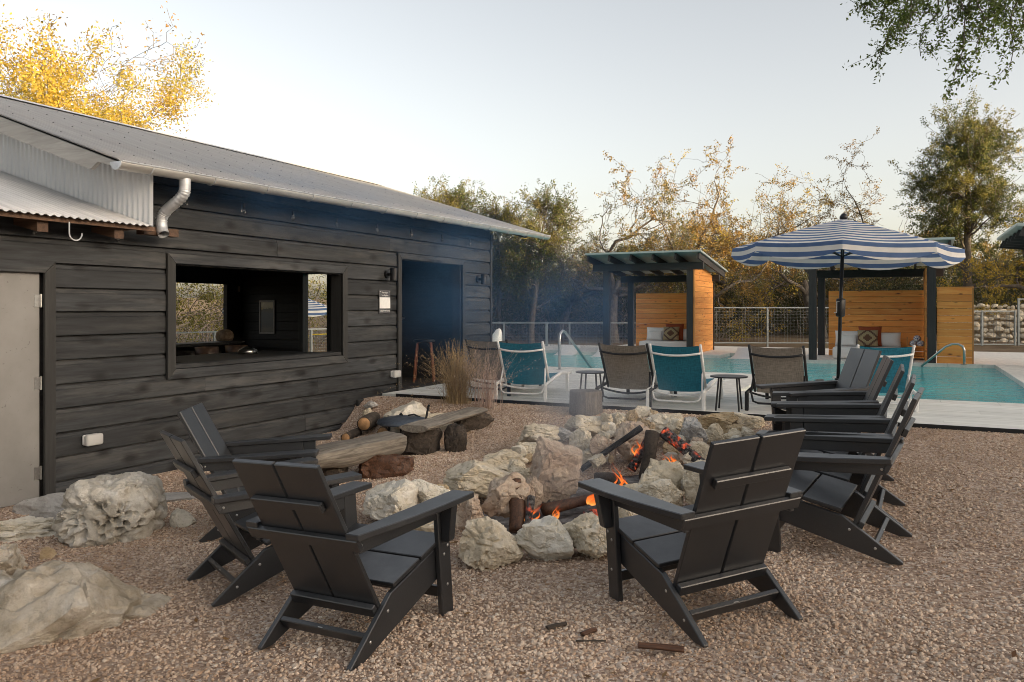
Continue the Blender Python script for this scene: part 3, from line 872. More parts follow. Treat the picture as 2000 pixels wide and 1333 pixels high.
def wall_sign():
    t = thing('wall_sign', 'small dark notice board with white panel and white lettering beside the doorway', 'sign', (WX + .036, 8.985, 1.69))
    MB().box(0, .008, -.128, .128, -.165, .155).build('board', plain('sign_grey', (.075, .075, .08), .6, var=.05), t, bevel=.003)
    MB().box(.0085, .012, -.122, .122, -.095, .055).build('white_panel', M['white'], t)
    R_ = Matrix(((0, 0, 1, 0), (1, 0, 0, 0), (0, 1, 0, 0), (0, 0, 0, 1)))
    for body, zz, sz, xs_ in (('Please Respect', .112, .030, .80), ('Your Neighbors', .073, .030, .80), ('Lucky Arrow Retreat', -.138, .034, .76)):
        text_mesh('lettering', body, sz, M['white'], t, Matrix.Translation((.0105, 0, zz)) @ R_, xscale=xs_)
    for s_ in (-1, 1):
        MB().box(.0085, .014, s_ * .108 - .006, s_ * .108 + .006, .126, .138).build('screw', M['white'], t)
wall_sign()

def outlet_box(y, z, label):
    t = thing('outlet_box', label, 'outlet cover', (WX + .034, y, z), 0, 'clear weatherproof outlet covers')
    MB().box(0, .03, -.075, .075, -.045, .045).build('back_box', M['white'], t, bevel=.012, seg=2)
    s = NT('clear_outlet_cover'); m_ = s.fin((.72, .72, .70), .2, None, 0, .5, Transmission_Weight=.45, IOR=1.2)
    MB().box(.031, .085, -.08, .08, -.05, .05).build('cover', m_, t, bevel=.02, seg=3, smooth=True)
outlet_box(4.60, .455, 'clear plastic outlet cover low on the wall near the grey door')
outlet_box(9.20, .685, 'clear plastic outlet cover on the trim beside the doorway')

def picture():
    t = thing('framed_picture', 'small framed dark landscape print on the inner plank wall', 'picture', (-11.30, 11.970, 1.42))
    w, h = .20, .33
    for x0, x1, z0, z1 in ((-w, w, h - .035, h), (-w, w, -h, -h + .035), (-w, -w + .035, -h + .036, h - .036), (w - .035, w, -h + .036, h - .036)):
        MB().box(x0, x1, -.025, 0, z0, z1).build('frame', plain('grey_frame', (.24, .22, .20), .5), t)
    s = NT('landscape_print')
    g = s.n('SeparateXYZ', {0: s.n('TexCoord').outputs['Generated']}).outputs[2]
    nn = s.noise(s.coords((5, 1, 14), 0), 2, 4)
    c = s.ramp(s.n('Math', {0: g, 1: s.n('Math', {0: nn, 1: .25}, operation='MULTIPLY')}, operation='ADD'), [(.2, (.10, .09, .07)), (.35, (.05, .055, .06)), (.75, (.07, .08, .09)), (.9, (.10, .09, .06)), (.93, (.42, .36, .22)), (1., (.55, .48, .32))])
    MB().box(-w + .036, w - .036, -.012, -.004, -h + .036, h - .036).build('print', s.fin(c, .4), t)
picture()

def counter():
    t = thing('wall_counter', 'dark plank counter shelf on brackets below the rear opening', 'counter', (-11.7, 9.8, .44))
    MB().box(-.29, .22, -1.7, 1.75, .47, .52).build('top', M['char_y'], t, bevel=.004)
    for y in (-1.2, .2, 1.5):
        MB().tube([(-.27, y, .12), (-.2, y, .22), (.1, y, .465)], .014, 6).build('bracket', M['black_metal'], t)
counter()
def bucket_stool(x, y, label):
    t = thing('bucket_stool', label, 'stool', (x, y, .44), 0, 'brown bucket stools at the rear counter')
    MB().lathe([(.12, .18), (.19, .26), (.205, .46), (.195, .46), (.17, .28), (.02, .27)], 18).build('seat_shell', plain('brown_shell', (.085, .055, .04), .45, var=.1), t, smooth=True)
    for a in range(4):
        c, s_ = math.cos(a * math.pi / 2 + .7), math.sin(a * math.pi / 2 + .7)
        MB().tube([(.16 * c, .16 * s_, 0), (.08 * c, .08 * s_, .22)], .012, 6).build('leg', M['black_metal'], t)
bucket_stool(-11.2, 10.35, 'brown bucket stool farther left under the rear counter')
bucket_stool(-11.2, 11.05, 'brown bucket stool nearer the corner under the rear counter')
bag = MB().lathe([(.02, 0), (.14, .01), (.17, .08), (.15, .17), (.08, .22), (.01, .23)], 14).build('tan_pouch', plain('tan_canvas', (.20, .15, .10), .9, nscale=20, var=.35, bump=.3), None, smooth=True)
bag.location = (-11.7, 11.25, .965); prop(bag, 'rounded tan pouch sitting on the rear counter', 'pouch')
tray = MB().lathe([(.02, 0), (.13, .005), (.12, .05), (.05, .09), (.01, .095)], 16).build('chrome_dish', M['steel'], None, smooth=True)
tray.location = (-8.0, 8.1, .98); prop(tray, 'shiny domed metal dish behind the serving window sill', 'dish')
st_ = MB().box(-8.5, -7.1, 6.5, 8.9, .92, .975); o_ = st_.build('bar_counter', M['char_in'], None, bevel=.005); prop(o_, 'black bar counter inside the serving window', 'counter')
for y, z_, lab in ((11.9, 1.98, 'small brown switch plate beside the rear opening'), (11.05, .78, 'white outlet plate under the rear counter')):
    o_ = MB().box(0, .012, -.035, .035, -.06, .06).build('wall_plate', plain('plate', (.45, .36, .26), .5), None, bevel=.004); o_.location = (-11.995, y, z_); prop(o_, lab, 'wall plate')
def bar_table():
    t = thing('bar_table', 'black round pedestal bar table just inside the doorway', 'table', (-7.35, 10.25, .44))
    MB().lathe([(.36, .98), (.37, .99), (.37, 1.01), (.35, 1.015)], 28).build('top', M['black_metal'], t)
    MB().tube([(0, 0, .03), (0, 0, .98)], .045, 12).build('pedestal', M['black_metal'], t)
    MB().lathe([(.25, 0), (.25, .015), (.06, .03)], 24).build('base', M['black_metal'], t)
bar_table()
def bar_stool(x, y, a, label):
    t = thing('bar_stool', label, 'stool', (x, y, .44), a, 'bent wood bar stools inside the doorway')
    wd = wood('bent_orange_wood', 'z', (.11, .032, .012), (.20, .07, .026), None, vary=.1)
    MB().lathe([(.15, .62), (.17, .63), (.17, .65), (.14, .665)], 20).build('seat', M['black_metal'], t, smooth=True)
    for k in range(4):
        c, s_ = math.cos(k * math.pi / 2 + .78), math.sin(k * math.pi / 2 + .78)
        MB().tube([(.22 * c, .22 * s_, 0), (.17 * c, .17 * s_, .45), (.15 * c, .15 * s_, .60), (.10 * c, .10 * s_, .62)], .016, 6).build('leg', wd, t)
bar_stool(-6.95, 9.75, .2, 'bent orange wood bar stool with black seat left of the pedestal table')
bar_stool(-6.85, 10.72, .5, 'bent orange wood bar stool right of the pedestal table, half behind dry grass')
# ---------------------------------------------------------------- deck, pool, coping
deck = bpy.data.objects.new('deck', None); COL.objects.link(deck); deck.location = (-1, 9, 0); prop(deck, kind='structure')
DOFF = tuple(-c for c in deck.location)
rd = random.Random(11)
def deck_rows(y0, y1, x0, x1):
    y = y0
    while y < y1 - .02:
        w = min(.134, y1 - y - .002)
        cuts = [x0]; p = x0 + rd.uniform(.8, 3)
        while p < x1 - .5: cuts.append(p); p += rd.uniform(2.2, 3.6)
        cuts.append(x1)
        for a, b_ in zip(cuts[:-1], cuts[1:]):
            MB().box(a + .001, b_ - .001, y, y + w, .41, DECK_Z + rd.uniform(-.0012, .0012)).build('deck_plank', M['deck'], deck, at=DOFF)
        y += .141
deck_rows(8.905, 11.02, WALL_X + .06, 7.0)
deck_rows(11.02, 14.06, WALL_X + .06, -2.52)
MB().box(WALL_X + .06, 7.0, 8.90, 8.93, .2, .405).build('deck_fascia', M['black_x'], deck, at=DOFF)
edging = MB().box(WALL_X + .3, 7.0, 8.874, 8.886, .15, .452).build('steel_edging', M['black_metal'])
prop(edging, 'thin dark steel strip edging the gravel along the deck', 'edging')
ret = MB().box(WALL_X + .03, WALL_X + .075, 8.36, 8.87, .0, .405).build('retaining_board', M['char_z'], None, bevel=.004)
prop(ret, 'short upright grey board holding back the soil mound against the wall', 'board')

coping = bpy.data.objects.new('pool_coping', None); COL.objects.link(coping); coping.location = (-2, 15, 0); prop(coping, kind='structure')
COFF = tuple(-c for c in coping.location)
def cop(x0, x1, y0, y1, z=DECK_Z, step=.62):
    nx = max(1, round((x1 - x0) / step)); ny = max(1, round((y1 - y0) / step))
    for i in range(nx):
        for j in range(ny):
            a = x0 + (x1 - x0) * i / nx; b_ = x0 + (x1 - x0) * (i + 1) / nx; c = y0 + (y1 - y0) * j / ny; d_ = y0 + (y1 - y0) * (j + 1) / ny
            MB().box(a + .002, b_ - .002, c + .002, d_ - .002, .25, z + rd.uniform(-.001, .001)).build('coping_slab', M['concrete'], coping, at=COFF)
cop(-2.10, 1.64, 11.02, 11.42)
cop(-2.52, -2.10, 11.02, 14.48)
cop(-14.0, -2.52, 14.06, 14.48)
cop(1.64, 2.05, 11.02, 18.9)
cop(-2.35, 2.05, 18.9, 19.3); cop(-2.75, -2.35, 18.9, 21.3)
cop(-4.45, -2.75, 20.9, 21.3); cop(-4.45, -4.05, 19.7, 20.9)
cop(-8.0, -4.45, 19.72, 20.1); cop(-14.0, -8.0, 20.1, 20.6)
pav = bpy.data.objects.new('pool_paving', None); COL.objects.link(pav); pav.location = (0, 20, 0); prop(pav, kind='structure')
for x0, x1, y0, y1 in ((2.05, 9., 11.02, 24.6), (-2.35, 2.05, 19.3, 24.6), (-4.45, -2.35, 21.3, 24.6), (-8.0, -4.45, 20.1, 24.6), (-14., -8., 20.6, 23.4)):
    MB().box(x0, x1, y0, y1, .2, DECK_Z - .006).build('paving', M['concrete'], pav, at=(0, -20, 0))
# water and basin
wt = MB().box(-13.98, 1.645, 11.40, 20.95, .12, .365).build('water', M['water']); prop(wt, kind='structure')

# ---------------------------------------------------------------- fence
def fence(name, label, pts, ztop, zbot, posts, sign=False):
    a, b_ = Vector((*pts[0], 0)), Vector((*pts[1], 0))
    L = (b_ - a).length; rz = math.atan2(b_.y - a.y, b_.x - a.x)
    t = thing(name, label, 'fence', (a.x, a.y, zbot), rz, 'grey wire mesh fence around the pool')
    h = ztop - zbot
    MB().box(0, L, -.02, .02, h - .038, h).build('rail', M['pale_metal'], t)
    MB().box(0, L, -.02, .02, .08, .12).build('rail', M['pale_metal'], t)
    pm = None
    for p in posts:
        o = MB().box(-.025, .025, -.026, .026, -.1, h + .004).build('post', M['pale_metal'], t) if pm is None else pm.copy()
        if pm is not None: COL.objects.link(o); o.parent = t
        pm = pm or o
        o.location = (p * L, 0, 0)
    w = MB(); r = .0026
    n = int(L / .1)
    for i in range(n + 1):
        x = i * L / n; w.box(x - r, x + r, -r, r, .12, h - .05)
    k = int((h - .17) / .1)
    for j in range(1, k + 1):
        z_ = .12 + j * (h - .17) / (k + 1); w.box(0, L, r, 3 * r, z_ - r, z_ + r)
    m = w.build('wire_mesh', M['wire'], t, recalc=False); m['kind'] = 'stuff'
    return t
fence('mesh_fence', 'low mesh fence left behind the pool beside the building', ((-14.6, 20.2), (-9.9, 22.42)), 1.16, .12, [0, .25, .5, .75, 1])
fence('mesh_fence', 'short mesh fence length between the corner post and the left cabana', ((-9.88, 22.45), (-7.1, 23.9)), 1.16, .12, [0, .22, .62, 1])
fence('mesh_fence', 'tall mesh fence between the two cabanas', ((-5.45, 25.43), (-1.6, 27.33)), 1.63, .40, [0, .40, .80, 1])
fence('mesh_fence', 'mesh fence panel before the rubble stone wall at far right', ((1.2, 28.45), (3.12, 29.42)), 1.52, .36, [0, .5, .985])
fence('mesh_gate', 'taller mesh gate panel at the right picture edge', ((3.16, 29.45), (4.6, 30.1)), 1.90, .36, [0.02, .5, 1])
fence('mesh_fence', 'mesh fence seen through the openings of the dark building', ((-17.6, 9.0), (-15.6, 22.2)), .98, 0.0, [k / 8 for k in range(9)])
sg = thing('fence_sign', 'small white notice hung on the mesh fence beside the building corner', 'sign', (-12.45, 21.14, .86), math.atan2(2.22, 4.7))
MB().box(-.14, .14, -.05, -.04, -.13, .13).build('board', M['white'], sg)
for zz, w_ in ((.09, .09), (-.02, .11), (-.06, .05), (-.10, .10)):
    MB().box(-w_, w_, -.053, -.0505, zz - .010, zz + .010).build('printed_line', plain('print_grey', (.25, .27, .30), .6), sg)

# rubble wall behind the right fence
def rubble():
    t = thing('rubble_wall', 'dry stacked rubble stone wall behind the mesh fence at far right', 'stone wall', (2.9, 31.6, .36))
    rr = random.Random(21)
    meshes = [rock_mesh('stone', 50 + k, (1, .8, .75), sub=2, cuts=6) for k in range(6)]
    for r in range(7):
        x = -1.7
        while x < 2.6:
            w = rr.uniform(.12, .30)
            o = bpy.data.objects.new('stone', rr.choice(meshes)); COL.objects.link(o); adopt(o, t)
            s_ = w / 2 * 1.25
            o.scale = (s_, s_ * 1.1, s_ * rr.uniform(.7, 1.0)); o.rotation_euler = (rr.uniform(-.4, .4), rr.uniform(-.4, .4), rr.uniform(0, 6.3))
            o.location = (x + w / 2, rr.uniform(-.1, .1) + r * .10 - .3, .10 + r * .20 + rr.uniform(-.05, .05))
            x += w * .92
    core = MB().box(-1.8, 2.7, .25, 1.2, -.1, 1.2).build('rubble_core', M['rock4'], t)

def rock_mesh(name, seed, size, sub=4, cuts=8, rough=.10, mat=None, pits=0.0, base=-.75, freq=1.6):
    rg = random.Random(seed)
    bm = bmesh.new()
    bmesh.ops.create_icosphere(bm, subdivisions=sub, radius=1)
    pl = []
    for _ in range(cuts):
        n = Vector((rg.gauss(0, 1), rg.gauss(0, 1), rg.gauss(0, .8))).normalized()
        pl.append((n, rg.uniform(.52, .84)))
    off = Vector((rg.uniform(-50, 50), rg.uniform(-50, 50), rg.uniform(-50, 50)))
    for v in bm.verts:
        p = v.co.copy()
        for n, dd in pl:
            e = p.dot(n) - dd
            if e > 0: p -= n * e * .98
        q = p * freq + off
        a = noise.fractal(q, 1.0, 2.0, 5) * rough
        rid = 1 - abs(noise.noise(q * 1.9)); a -= max(0, rid - .86) * rough * 5.5
        a += noise.fractal(q * 5.5, .9, 2.1, 3) * rough * .30
        p *= 1 + a
        if pits:
            dist, _pts = noise.voronoi(p * 4.6 + off)
            m_ = smooth01(-.25, .25, noise.noise(p * 1.3 + off * 2) + .1)
            p *= 1 - pits * float(m_) * max(0, .42 - dist[0]) * 1.1
        if p.z < base: p.z = base + (p.z - base) * .1
        v.co = Vector((p.x * size[0], p.y * size[1], p.z * size[2]))
    for f in bm.faces: f.smooth = True
    me = bpy.data.meshes.new(name); bm.to_mesh(me); bm.free()
    me.set_sharp_from_angle(angle=math.radians(22))
    me.materials.append(mat or M['rock0'])
    return me
rubble()

# ---------------------------------------------------------------- cabanas
def cabana(label, loc, rz, w=2.24, d=2.1, back=True, side=False, wing=False, back_left=False):
    t = thing('cabana', label, 'cabana', loc, rz, 'black timber poolside cabanas')
    hw = w / 2; pw = .08
    for (x, y) in ((-hw, 0), (hw, 0), (-hw, d), (hw, d)):
        MB().box(x - pw, x + pw, y - pw, y + pw, 0, 2.14 if y == 0 else 1.90).build('post', M['black_z'], t, bevel=.005)
    MB().box(-hw - .38, hw + .34, -.06, .06, 2.142, 2.33).build('beam', M['black_x'], t, bevel=.004)
    MB().box(-hw - .30, hw + .30, d - .06, d + .06, 1.902, 2.09).build('beam', M['black_x'], t, bevel=.004)
    def zr(y): return 2.335 + (-.115) * y
    for k in range(6):
        x = -hw - .36 + k * (w + .68) / 5
        MB().prism([(-.52, zr(-.52)), (-.46, zr(-.46) + .155), (d + .55, zr(d + .55) + .155), (d + .55, zr(d + .55))], 'x', x - .022, x + .022).build('rafter', M['black_y'], t)
    r_ = MB().prism([(-.56, zr(-.56) + .160), (d + .60, zr(d + .60) + .160), (d + .60, zr(d + .60) + .205), (-.56, zr(-.56) + .205)], 'x', -hw - .40, hw + .40).build('roof', M['pale_roof'], t)
    if back:
        z_ = .0
        while z_ < 1.58:
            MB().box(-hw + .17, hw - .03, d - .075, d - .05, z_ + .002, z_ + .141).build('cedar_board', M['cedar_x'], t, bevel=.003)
            z_ += .144
    if side:
        z_ = 0
        while z_ < 2.26:
            def ye(q): return min(d + .05, (2.345 - q) / .115 - .02)
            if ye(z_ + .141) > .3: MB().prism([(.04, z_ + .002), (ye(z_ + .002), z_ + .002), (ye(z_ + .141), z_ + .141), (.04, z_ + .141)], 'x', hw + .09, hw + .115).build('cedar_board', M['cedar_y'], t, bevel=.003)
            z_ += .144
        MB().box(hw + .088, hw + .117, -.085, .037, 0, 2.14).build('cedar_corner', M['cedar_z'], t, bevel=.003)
        MB().box(hw + .115, hw + .14, d + .055, d + .10, 0, 1.9).build('cedar_edge', M['black_z'], t)
    if wing:
        z_ = 0
        while z_ < 1.56:
            MB().box(hw + .10, hw + .74, -.012, .012, z_ + .002, z_ + .141).build('cedar_board', M['cedar_x'], t, bevel=.003)
            z_ += .144
        MB().box(hw + .09, hw + .77, -.02, .02, 1.586, 1.606).build('cedar_cap', M['cedar_x'], t)
        MB().box(hw + .742, hw + .77, -.02, .02, 0, 1.584).build('cedar_edge', M['cedar_z'], t)
        z_ = 0
        while z_ < 1.9:
            MB().box(hw - .115, hw - .09, .09, d - .09, z_ + .002, z_ + .141).build('cedar_board', M['cedar_y'], t, bevel=.003)
            z_ += .144
    return t
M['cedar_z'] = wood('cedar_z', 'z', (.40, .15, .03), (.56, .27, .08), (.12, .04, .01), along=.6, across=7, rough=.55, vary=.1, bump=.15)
M['pale_roof'] = plain('pale_blue_green_sheet', (.40, .48, .47), .4, .3, nscale=4, var=.08)
cabana('black timber cabana with cedar back and side walls left of the striped umbrella', (-6.03, 20.2, DECK_Z - .004), 0, side=True)
cabana('black timber cabana with wide cedar screen behind the striped umbrella', (-.68, 19.0, DECK_Z - .004), 0, w=2.36, wing=True)
cabana('black timber cabana cut by the right picture edge', (2.25, 17.5, DECK_Z - .004), -math.pi / 2, w=2.5, back=False)

def cushion(name, label, cat, loc, size, mat, rot=(0, 0, 0), group=None, pattern=None):
    bm = bmesh.new(); bmesh.ops.create_cube(bm, size=1)
    bmesh.ops.subdivide_edges(bm, edges=bm.edges[:], cuts=6, use_grid_fill=True)
    for v in bm.verts:
        x, y, z_ = v.co * 2
        puff = 1 - .75 * max(abs(x), abs(z_)) ** 4
        k = (1 - .06 * abs(z_)) if abs(x) > .9 else 1
        v.co = Vector((x * .5 * (1 - .05 * (1 - z_ * z_)), y * .5 * max(.22, puff), z_ * .5 * (1 - .05 * (1 - x * x)))) * 1
        v.co = Vector((v.co.x * size[0], v.co.y * size[1], v.co.z * size[2]))
    for f in bm.faces: f.smooth = True
    me = bpy.data.meshes.new(name); bm.to_mesh(me); bm.free(); me.materials.append(mat)
    o = bpy.data.objects.new(name, me); COL.objects.link(o); o.location = loc; o.rotation_euler = rot
    if label: prop(o, label, cat, group)
    return o
def kilim(name):
    s = NT(name)
    p = s.n('SeparateXYZ', {0: s.n('TexCoord').outputs['Generated']})
    def am(v): return s.n('Math', {0: s.n('Math', {0: v, 1: .5}, operation='SUBTRACT')}, operation='ABSOLUTE').outputs[0]
    def sn(v): return s.n('Math', {0: v, 1: .07}, operation='SNAP').outputs[0]
    dd = s.n('Math', {0: sn(am(p.outputs[0])), 1: sn(am(p.outputs[2]))}, operation='ADD').outputs[0]
    c = s.ramp(dd, [(0., (.12, .06, .035)), (.16, (.12, .06, .035)), (.17, (.34, .27, .15)), (.40, (.34, .27, .15)), (.41, (.11, .06, .04)), (.50, (.11, .06, .04)), (.51, (.33, .26, .15)), (.8, (.33, .26, .15))], 'CONSTANT')
    return s.fin(c, .9)
M['kilim'] = kilim('geometric_woven_pattern')
def daybed(x, y, w, label, tag):
    t = thing('daybed', label, 'daybed', (x, y, DECK_Z), 0, 'white upholstered daybeds in the cabanas')
    MB().box(-w / 2, w / 2, -.42, .42, .0, .26).build('base', M['fabric_white'], t, bevel=.04, seg=2, smooth=True)
    c = cushion('back_cushion', None, None, (-w * .27, .34, .44), (w * .46, .2, .36), M['fabric_white'], (-.15, 0, 0)); adopt(c, t)
    c = cushion('back_cushion', None, None, (w * .25, .34, .42), (w * .46, .2, .34), M['fabric_white'], (-.15, 0, 0)); adopt(c, t)
    cushion('throw_pillow', 'rust red square pillow on the daybed ' + tag, 'pillow', (x + w * .03, y + .22, DECK_Z + .50), (.50, .16, .46), M['rust_fabric'], (-.2, 0, .05))
    cushion('throw_pillow', 'tan geometric woven pillow leaning on the daybed ' + tag, 'pillow', (x - .0 * w, y + .04, DECK_Z + .46), (.44, .14, .38), M['kilim'], (-.2, 0, 0))
    cushion('throw_pillow', 'small white pillow at the left of the daybed ' + tag, 'pillow', (x - w * .30, y + .08, DECK_Z + .40), (.40, .14, .26), M['fabric_white'], (-.25, 0, .1))
daybed(-5.75, 21.45, 1.55, 'low white daybed in the left cabana', 'in the left cabana')
daybed(-.78, 20.15, 1.45, 'low white daybed in the cabana behind the umbrella', 'behind the umbrella')
def side_shelf():
    t = thing('cedar_shelf', 'small open cedar side shelf beside the daybed behind the umbrella', 'shelf', (.24, 20.2, DECK_Z))
    for x in (-.21, .19): MB().box(x, x + .02, -.2, .2, 0, .5).build('side', M['cedar_z'], t)
    for z_ in (.04, .28): MB().box(-.19, .19, -.2, .2, z_, z_ + .02).build('shelf_board', M['cedar_x'], t)
    s = NT('blue_marked_white_towel'); n = s.voro(s.coords((1, 1, 1), 0), 22, 'DISTANCE_TO_EDGE')
    mt = s.fin(s.ramp(n, [(.05, (.06, .08, .25)), (.09, (.7, .7, .7))]), .95)
    for k, (dx, dz, r) in enumerate(((-.08, .36, .075), (.07, .36, .08), (0, .47, .08))):
        o = MB().lathe([(.01, -r), (r * .7, -r * .7), (r, 0), (r * .7, r * .7), (.01, r)], 12).build('rolled_towel', mt, None, smooth=True)
        o.location = (.24 + dx, 20.05, DECK_Z + dz - .0); o.rotation_euler = (math.pi / 2, 0, 0)
        prop(o, ('left lower', 'right lower', 'topmost')[k] + ' white towel roll with blue marks on the cedar shelf', 'towel', 'towel rolls on the cedar shelf')
side_shelf()

# ---------------------------------------------------------------- umbrella
def umbrella(label, loc, R, zr, zt, rot, crank=True, group='blue and white striped umbrellas'):
    t = thing('patio_umbrella', label, 'umbrella', loc, rot, group)
    MB().tube([(0, 0, 0), (0, 0, zt - .02)], .022, 12).build('pole', M['black_metal'], t, smooth=True)
    MB().lathe([(.27, 0), (.27, .05), (.1, .08), (.04, .1), (.04, .28), (.02, .285)], 24).build('base', M['black_metal'], t)
    N = 8; sub = 8; rows = 14
    v = []; st = []; f = []
    for i in range(rows + 1):
        q = i / rows
        for k in range(N * sub):
            a = k / sub; fr = a - math.floor(a)
            cor = 1 / (math.cos((fr - .5) * 2 * math.pi / N)) * math.cos(math.pi / N)
            ang = (a) * 2 * math.pi / N
            r = R * q * cor
            sag = .022 * math.sin(fr * math.pi) * q
            z_ = zt - (zt - zr) * q ** 1.12 - sag
            v.append((r * math.cos(ang), r * math.sin(ang), z_)); st.append(q * 10.6)
    n0 = N * sub
    for i in range(rows):
        for k in range(n0):
            f.append((i * n0 + k, i * n0 + (k + 1) % n0, (i + 1) * n0 + (k + 1) % n0, (i + 1) * n0 + k))
    me = bpy.data.meshes.new('canopy'); me.from_pydata(v, [], f)
    at = me.attributes.new('stripe', 'FLOAT', 'POINT'); at.data.foreach_set('value', st)
    me.materials.append(M['stripe']); me.polygons.foreach_set('use_smooth', np.ones(len(f), bool))
    can = bpy.data.objects.new('canopy', me); COL.objects.link(can); adopt(can, t)
    # scalloped valance, one piece for each panel
    for p in range(N):
        vv = []; sv = []; ff = []
        for j in range(5):
            for k in range(sub + 1):
                fr = k / sub; a = p + fr
                cor = 1 / (math.cos((fr - .5) * 2 * math.pi / N)) * math.cos(math.pi / N)
                ang = a * 2 * math.pi / N
                drop = (.10 + .085 * math.sin(fr * math.pi) ** .7) * j / 4
                r = R * cor + .004 + .015 * j / 4
                vv.append((r * math.cos(ang), r * math.sin(ang), zr - .022 * math.sin(fr * math.pi) - drop)); sv.append(10.6 + drop * 9)
        for j in range(4):
            for k in range(sub):
                ff.append((j * (sub + 1) + k, j * (sub + 1) + k + 1, (j + 1) * (sub + 1) + k + 1, (j + 1) * (sub + 1) + k))
        me = bpy.data.meshes.new('valance'); me.from_pydata(vv, [], ff)
        at = me.attributes.new('stripe', 'FLOAT', 'POINT'); at.data.foreach_set('value', sv)
        me.materials.append(M['stripe'])
        o = bpy.data.objects.new('valance', me); COL.objects.link(o); adopt(o, can)
    for p in range(N):
        ang = p * 2 * math.pi / N
        MB().tube([(0, 0, zt - .05), (R * .98 * math.cos(ang), R * .98 * math.sin(ang), zr - .015)], .008, 6).build('rib', M['black_metal'], t)
        MB().tube([(0, 0, zr - .10), (R * .5 * math.cos(ang), R * .5 * math.sin(ang), zt - (zt - zr) * .5 ** 1.12 - .03)], .007, 6).build('strut', M['black_metal'], t)
    MB().lathe([(.012, zt - .02), (.045, zt + .0), (.05, zt + .03), (.03, zt + .06), (.005, zt + .075)], 14).build('finial', M['black_metal'], t, smooth=True)
    if crank:
        MB().box(-.045, .045, -.045, .045, 1.05, 1.28).build('crank_box', M['black_metal'], t, bevel=.02, seg=2, smooth=True)
        MB().tube([(-.04, -.02, 1.24), (-.085, -.02, 1.24), (-.085, -.02, 1.10), (-.12, -.02, 1.10)], .007, 6).build('crank_handle', M['steel'], t)
    return t
u = umbrella('large blue and white striped patio umbrella over the deck', (-.76, 10.72, DECK_Z), 1.33, 1.90, 2.27, TH + math.pi / 8)
u.rotation_euler = (.02, .025, TH + math.pi / 8)
umbrella('blue and white striped umbrella seen through the serving window', (-13.95, 15.2, -.45), 1.35, 2.05, 2.52, .2, crank=False)

# ---------------------------------------------------------------- loungers
def lounger_meshes(frame, fabric):
    t = thing('x', 'x', 'x')
    hw = .29
    bt = Vector((0, -.30, .73)); bb = Vector((0, .06, .19))
    # sling back: slightly bowed sheet with thickness
    def sheet(name, prof, w, mat, parent):
        v = []; f = []
        for y, z_ in prof:
            for k in range(5):
                x = -w + 2 * w * k / 4; s_ = .018 * (1 - (x / w) ** 2)
                v.append((x, y + s_ * .6, z_ - s_))
        n = len(prof)
        for i in range(n - 1):
            for k in range(4): f.append((i * 5 + k, i * 5 + k + 1, (i + 1) * 5 + k + 1, (i + 1) * 5 + k))
        m = len(v)
        v += [(a, b_ - .004, c - .006) for a, b_, c in v]
        f += [tuple(reversed([q + m for q in g])) for g in f]
        return mesh_obj(name, v, f, mat, parent, True)
    sheet('back_sling', [(bt.y + (bb.y - bt.y) * k / 6, bt.z + (bb.z - bt.z) * k / 6) for k in range(7)], hw - .02, fabric, t)
    sheet('seat_sling', [(.08 + 1.15 * k / 8, .235 + .045 * math.sin(k / 8 * math.pi)) for k in range(9)], hw - .02, fabric, t)
    for s_ in (-1, 1):
        MB().tube([(s_ * hw, bt.y - .005, bt.z + .012), (s_ * hw, bb.y, bb.z)], .0155, 8).build('back_rail', frame, t, smooth=True)
        MB().tube([(s_ * (hw + .03), -.30, .20), (s_ * (hw + .03), .1, .235), (s_ * (hw + .03), .6, .29), (s_ * (hw + .03), 1.25, .24)], .021, 8).build('side_rail', frame, t, smooth=True)
        MB().box(s_ * (hw + .03) - .02, s_ * (hw + .03) + .02, -.30, -.26, 0, .20).build('leg', frame, t, bevel=.004)
        MB().box(s_ * (hw + .03) - .02, s_ * (hw + .03) + .02, 1.0, 1.04, 0, .26).build('leg', frame, t, bevel=.004)
    bow = [( hw * x, bt.y + .055 - .045 * (1 - x * x), bt.z - .085 - .03 * (1 - x * x)) for x in np.linspace(-1, 1, 11)]
    MB().tube([(a, b_ - .03, c) for a, b_, c in bow], .013, 8).build('curved_bar', frame, t, smooth=True)
    sup = [(-hw + .015, -.10, .40), (-hw + .0, -.19, .20), (-hw + .03, -.23, .105), (-hw + .09, -.235, .085), (hw - .09, -.235, .085), (hw - .03, -.23, .105), (hw, -.19, .20), (hw - .015, -.10, .40)]
    MB().tube(sup, .012, 8).build('back_support', frame, t, smooth=True)
    low = [(hw * 1.05 * x, -.12 + .05 * (1 - x * x), .19 - .055 * (1 - x * x)) for x in np.linspace(-1, 1, 9)]
    MB().tube(low, .012, 8).build('cross_bar', frame, t, smooth=True)
    return t
def place(proto, first, name, label, cat, loc, rz, group):
    o = proto if first else copy_tree(proto)
    o.name = name; o.location = loc; o.rotation_euler = (0, 0, rz)
    return prop(o, label, cat, group)
GL = 'sun loungers lined up along the deck'
pt_ = lounger_meshes(M['black_metal'], M['sling_tan']); KIDS['sun_lounger'] = KIDS.get(pt_.name)
kt = KIDS[pt_.name]
def lay(proto, kids, spots, fr):
    for i, (x, y, rz, lab) in enumerate(spots):
        if i == 0: o = proto
        else:
            o = proto.copy(); COL.objects.link(o)
            for k in kids:
                c = k.copy(); COL.objects.link(c); c.parent = o
        o.name = 'sun_lounger'; o.location = (x, y, DECK_Z); o.rotation_euler = (0, 0, rz)
        prop(o, lab, 'sun lounger', GL)
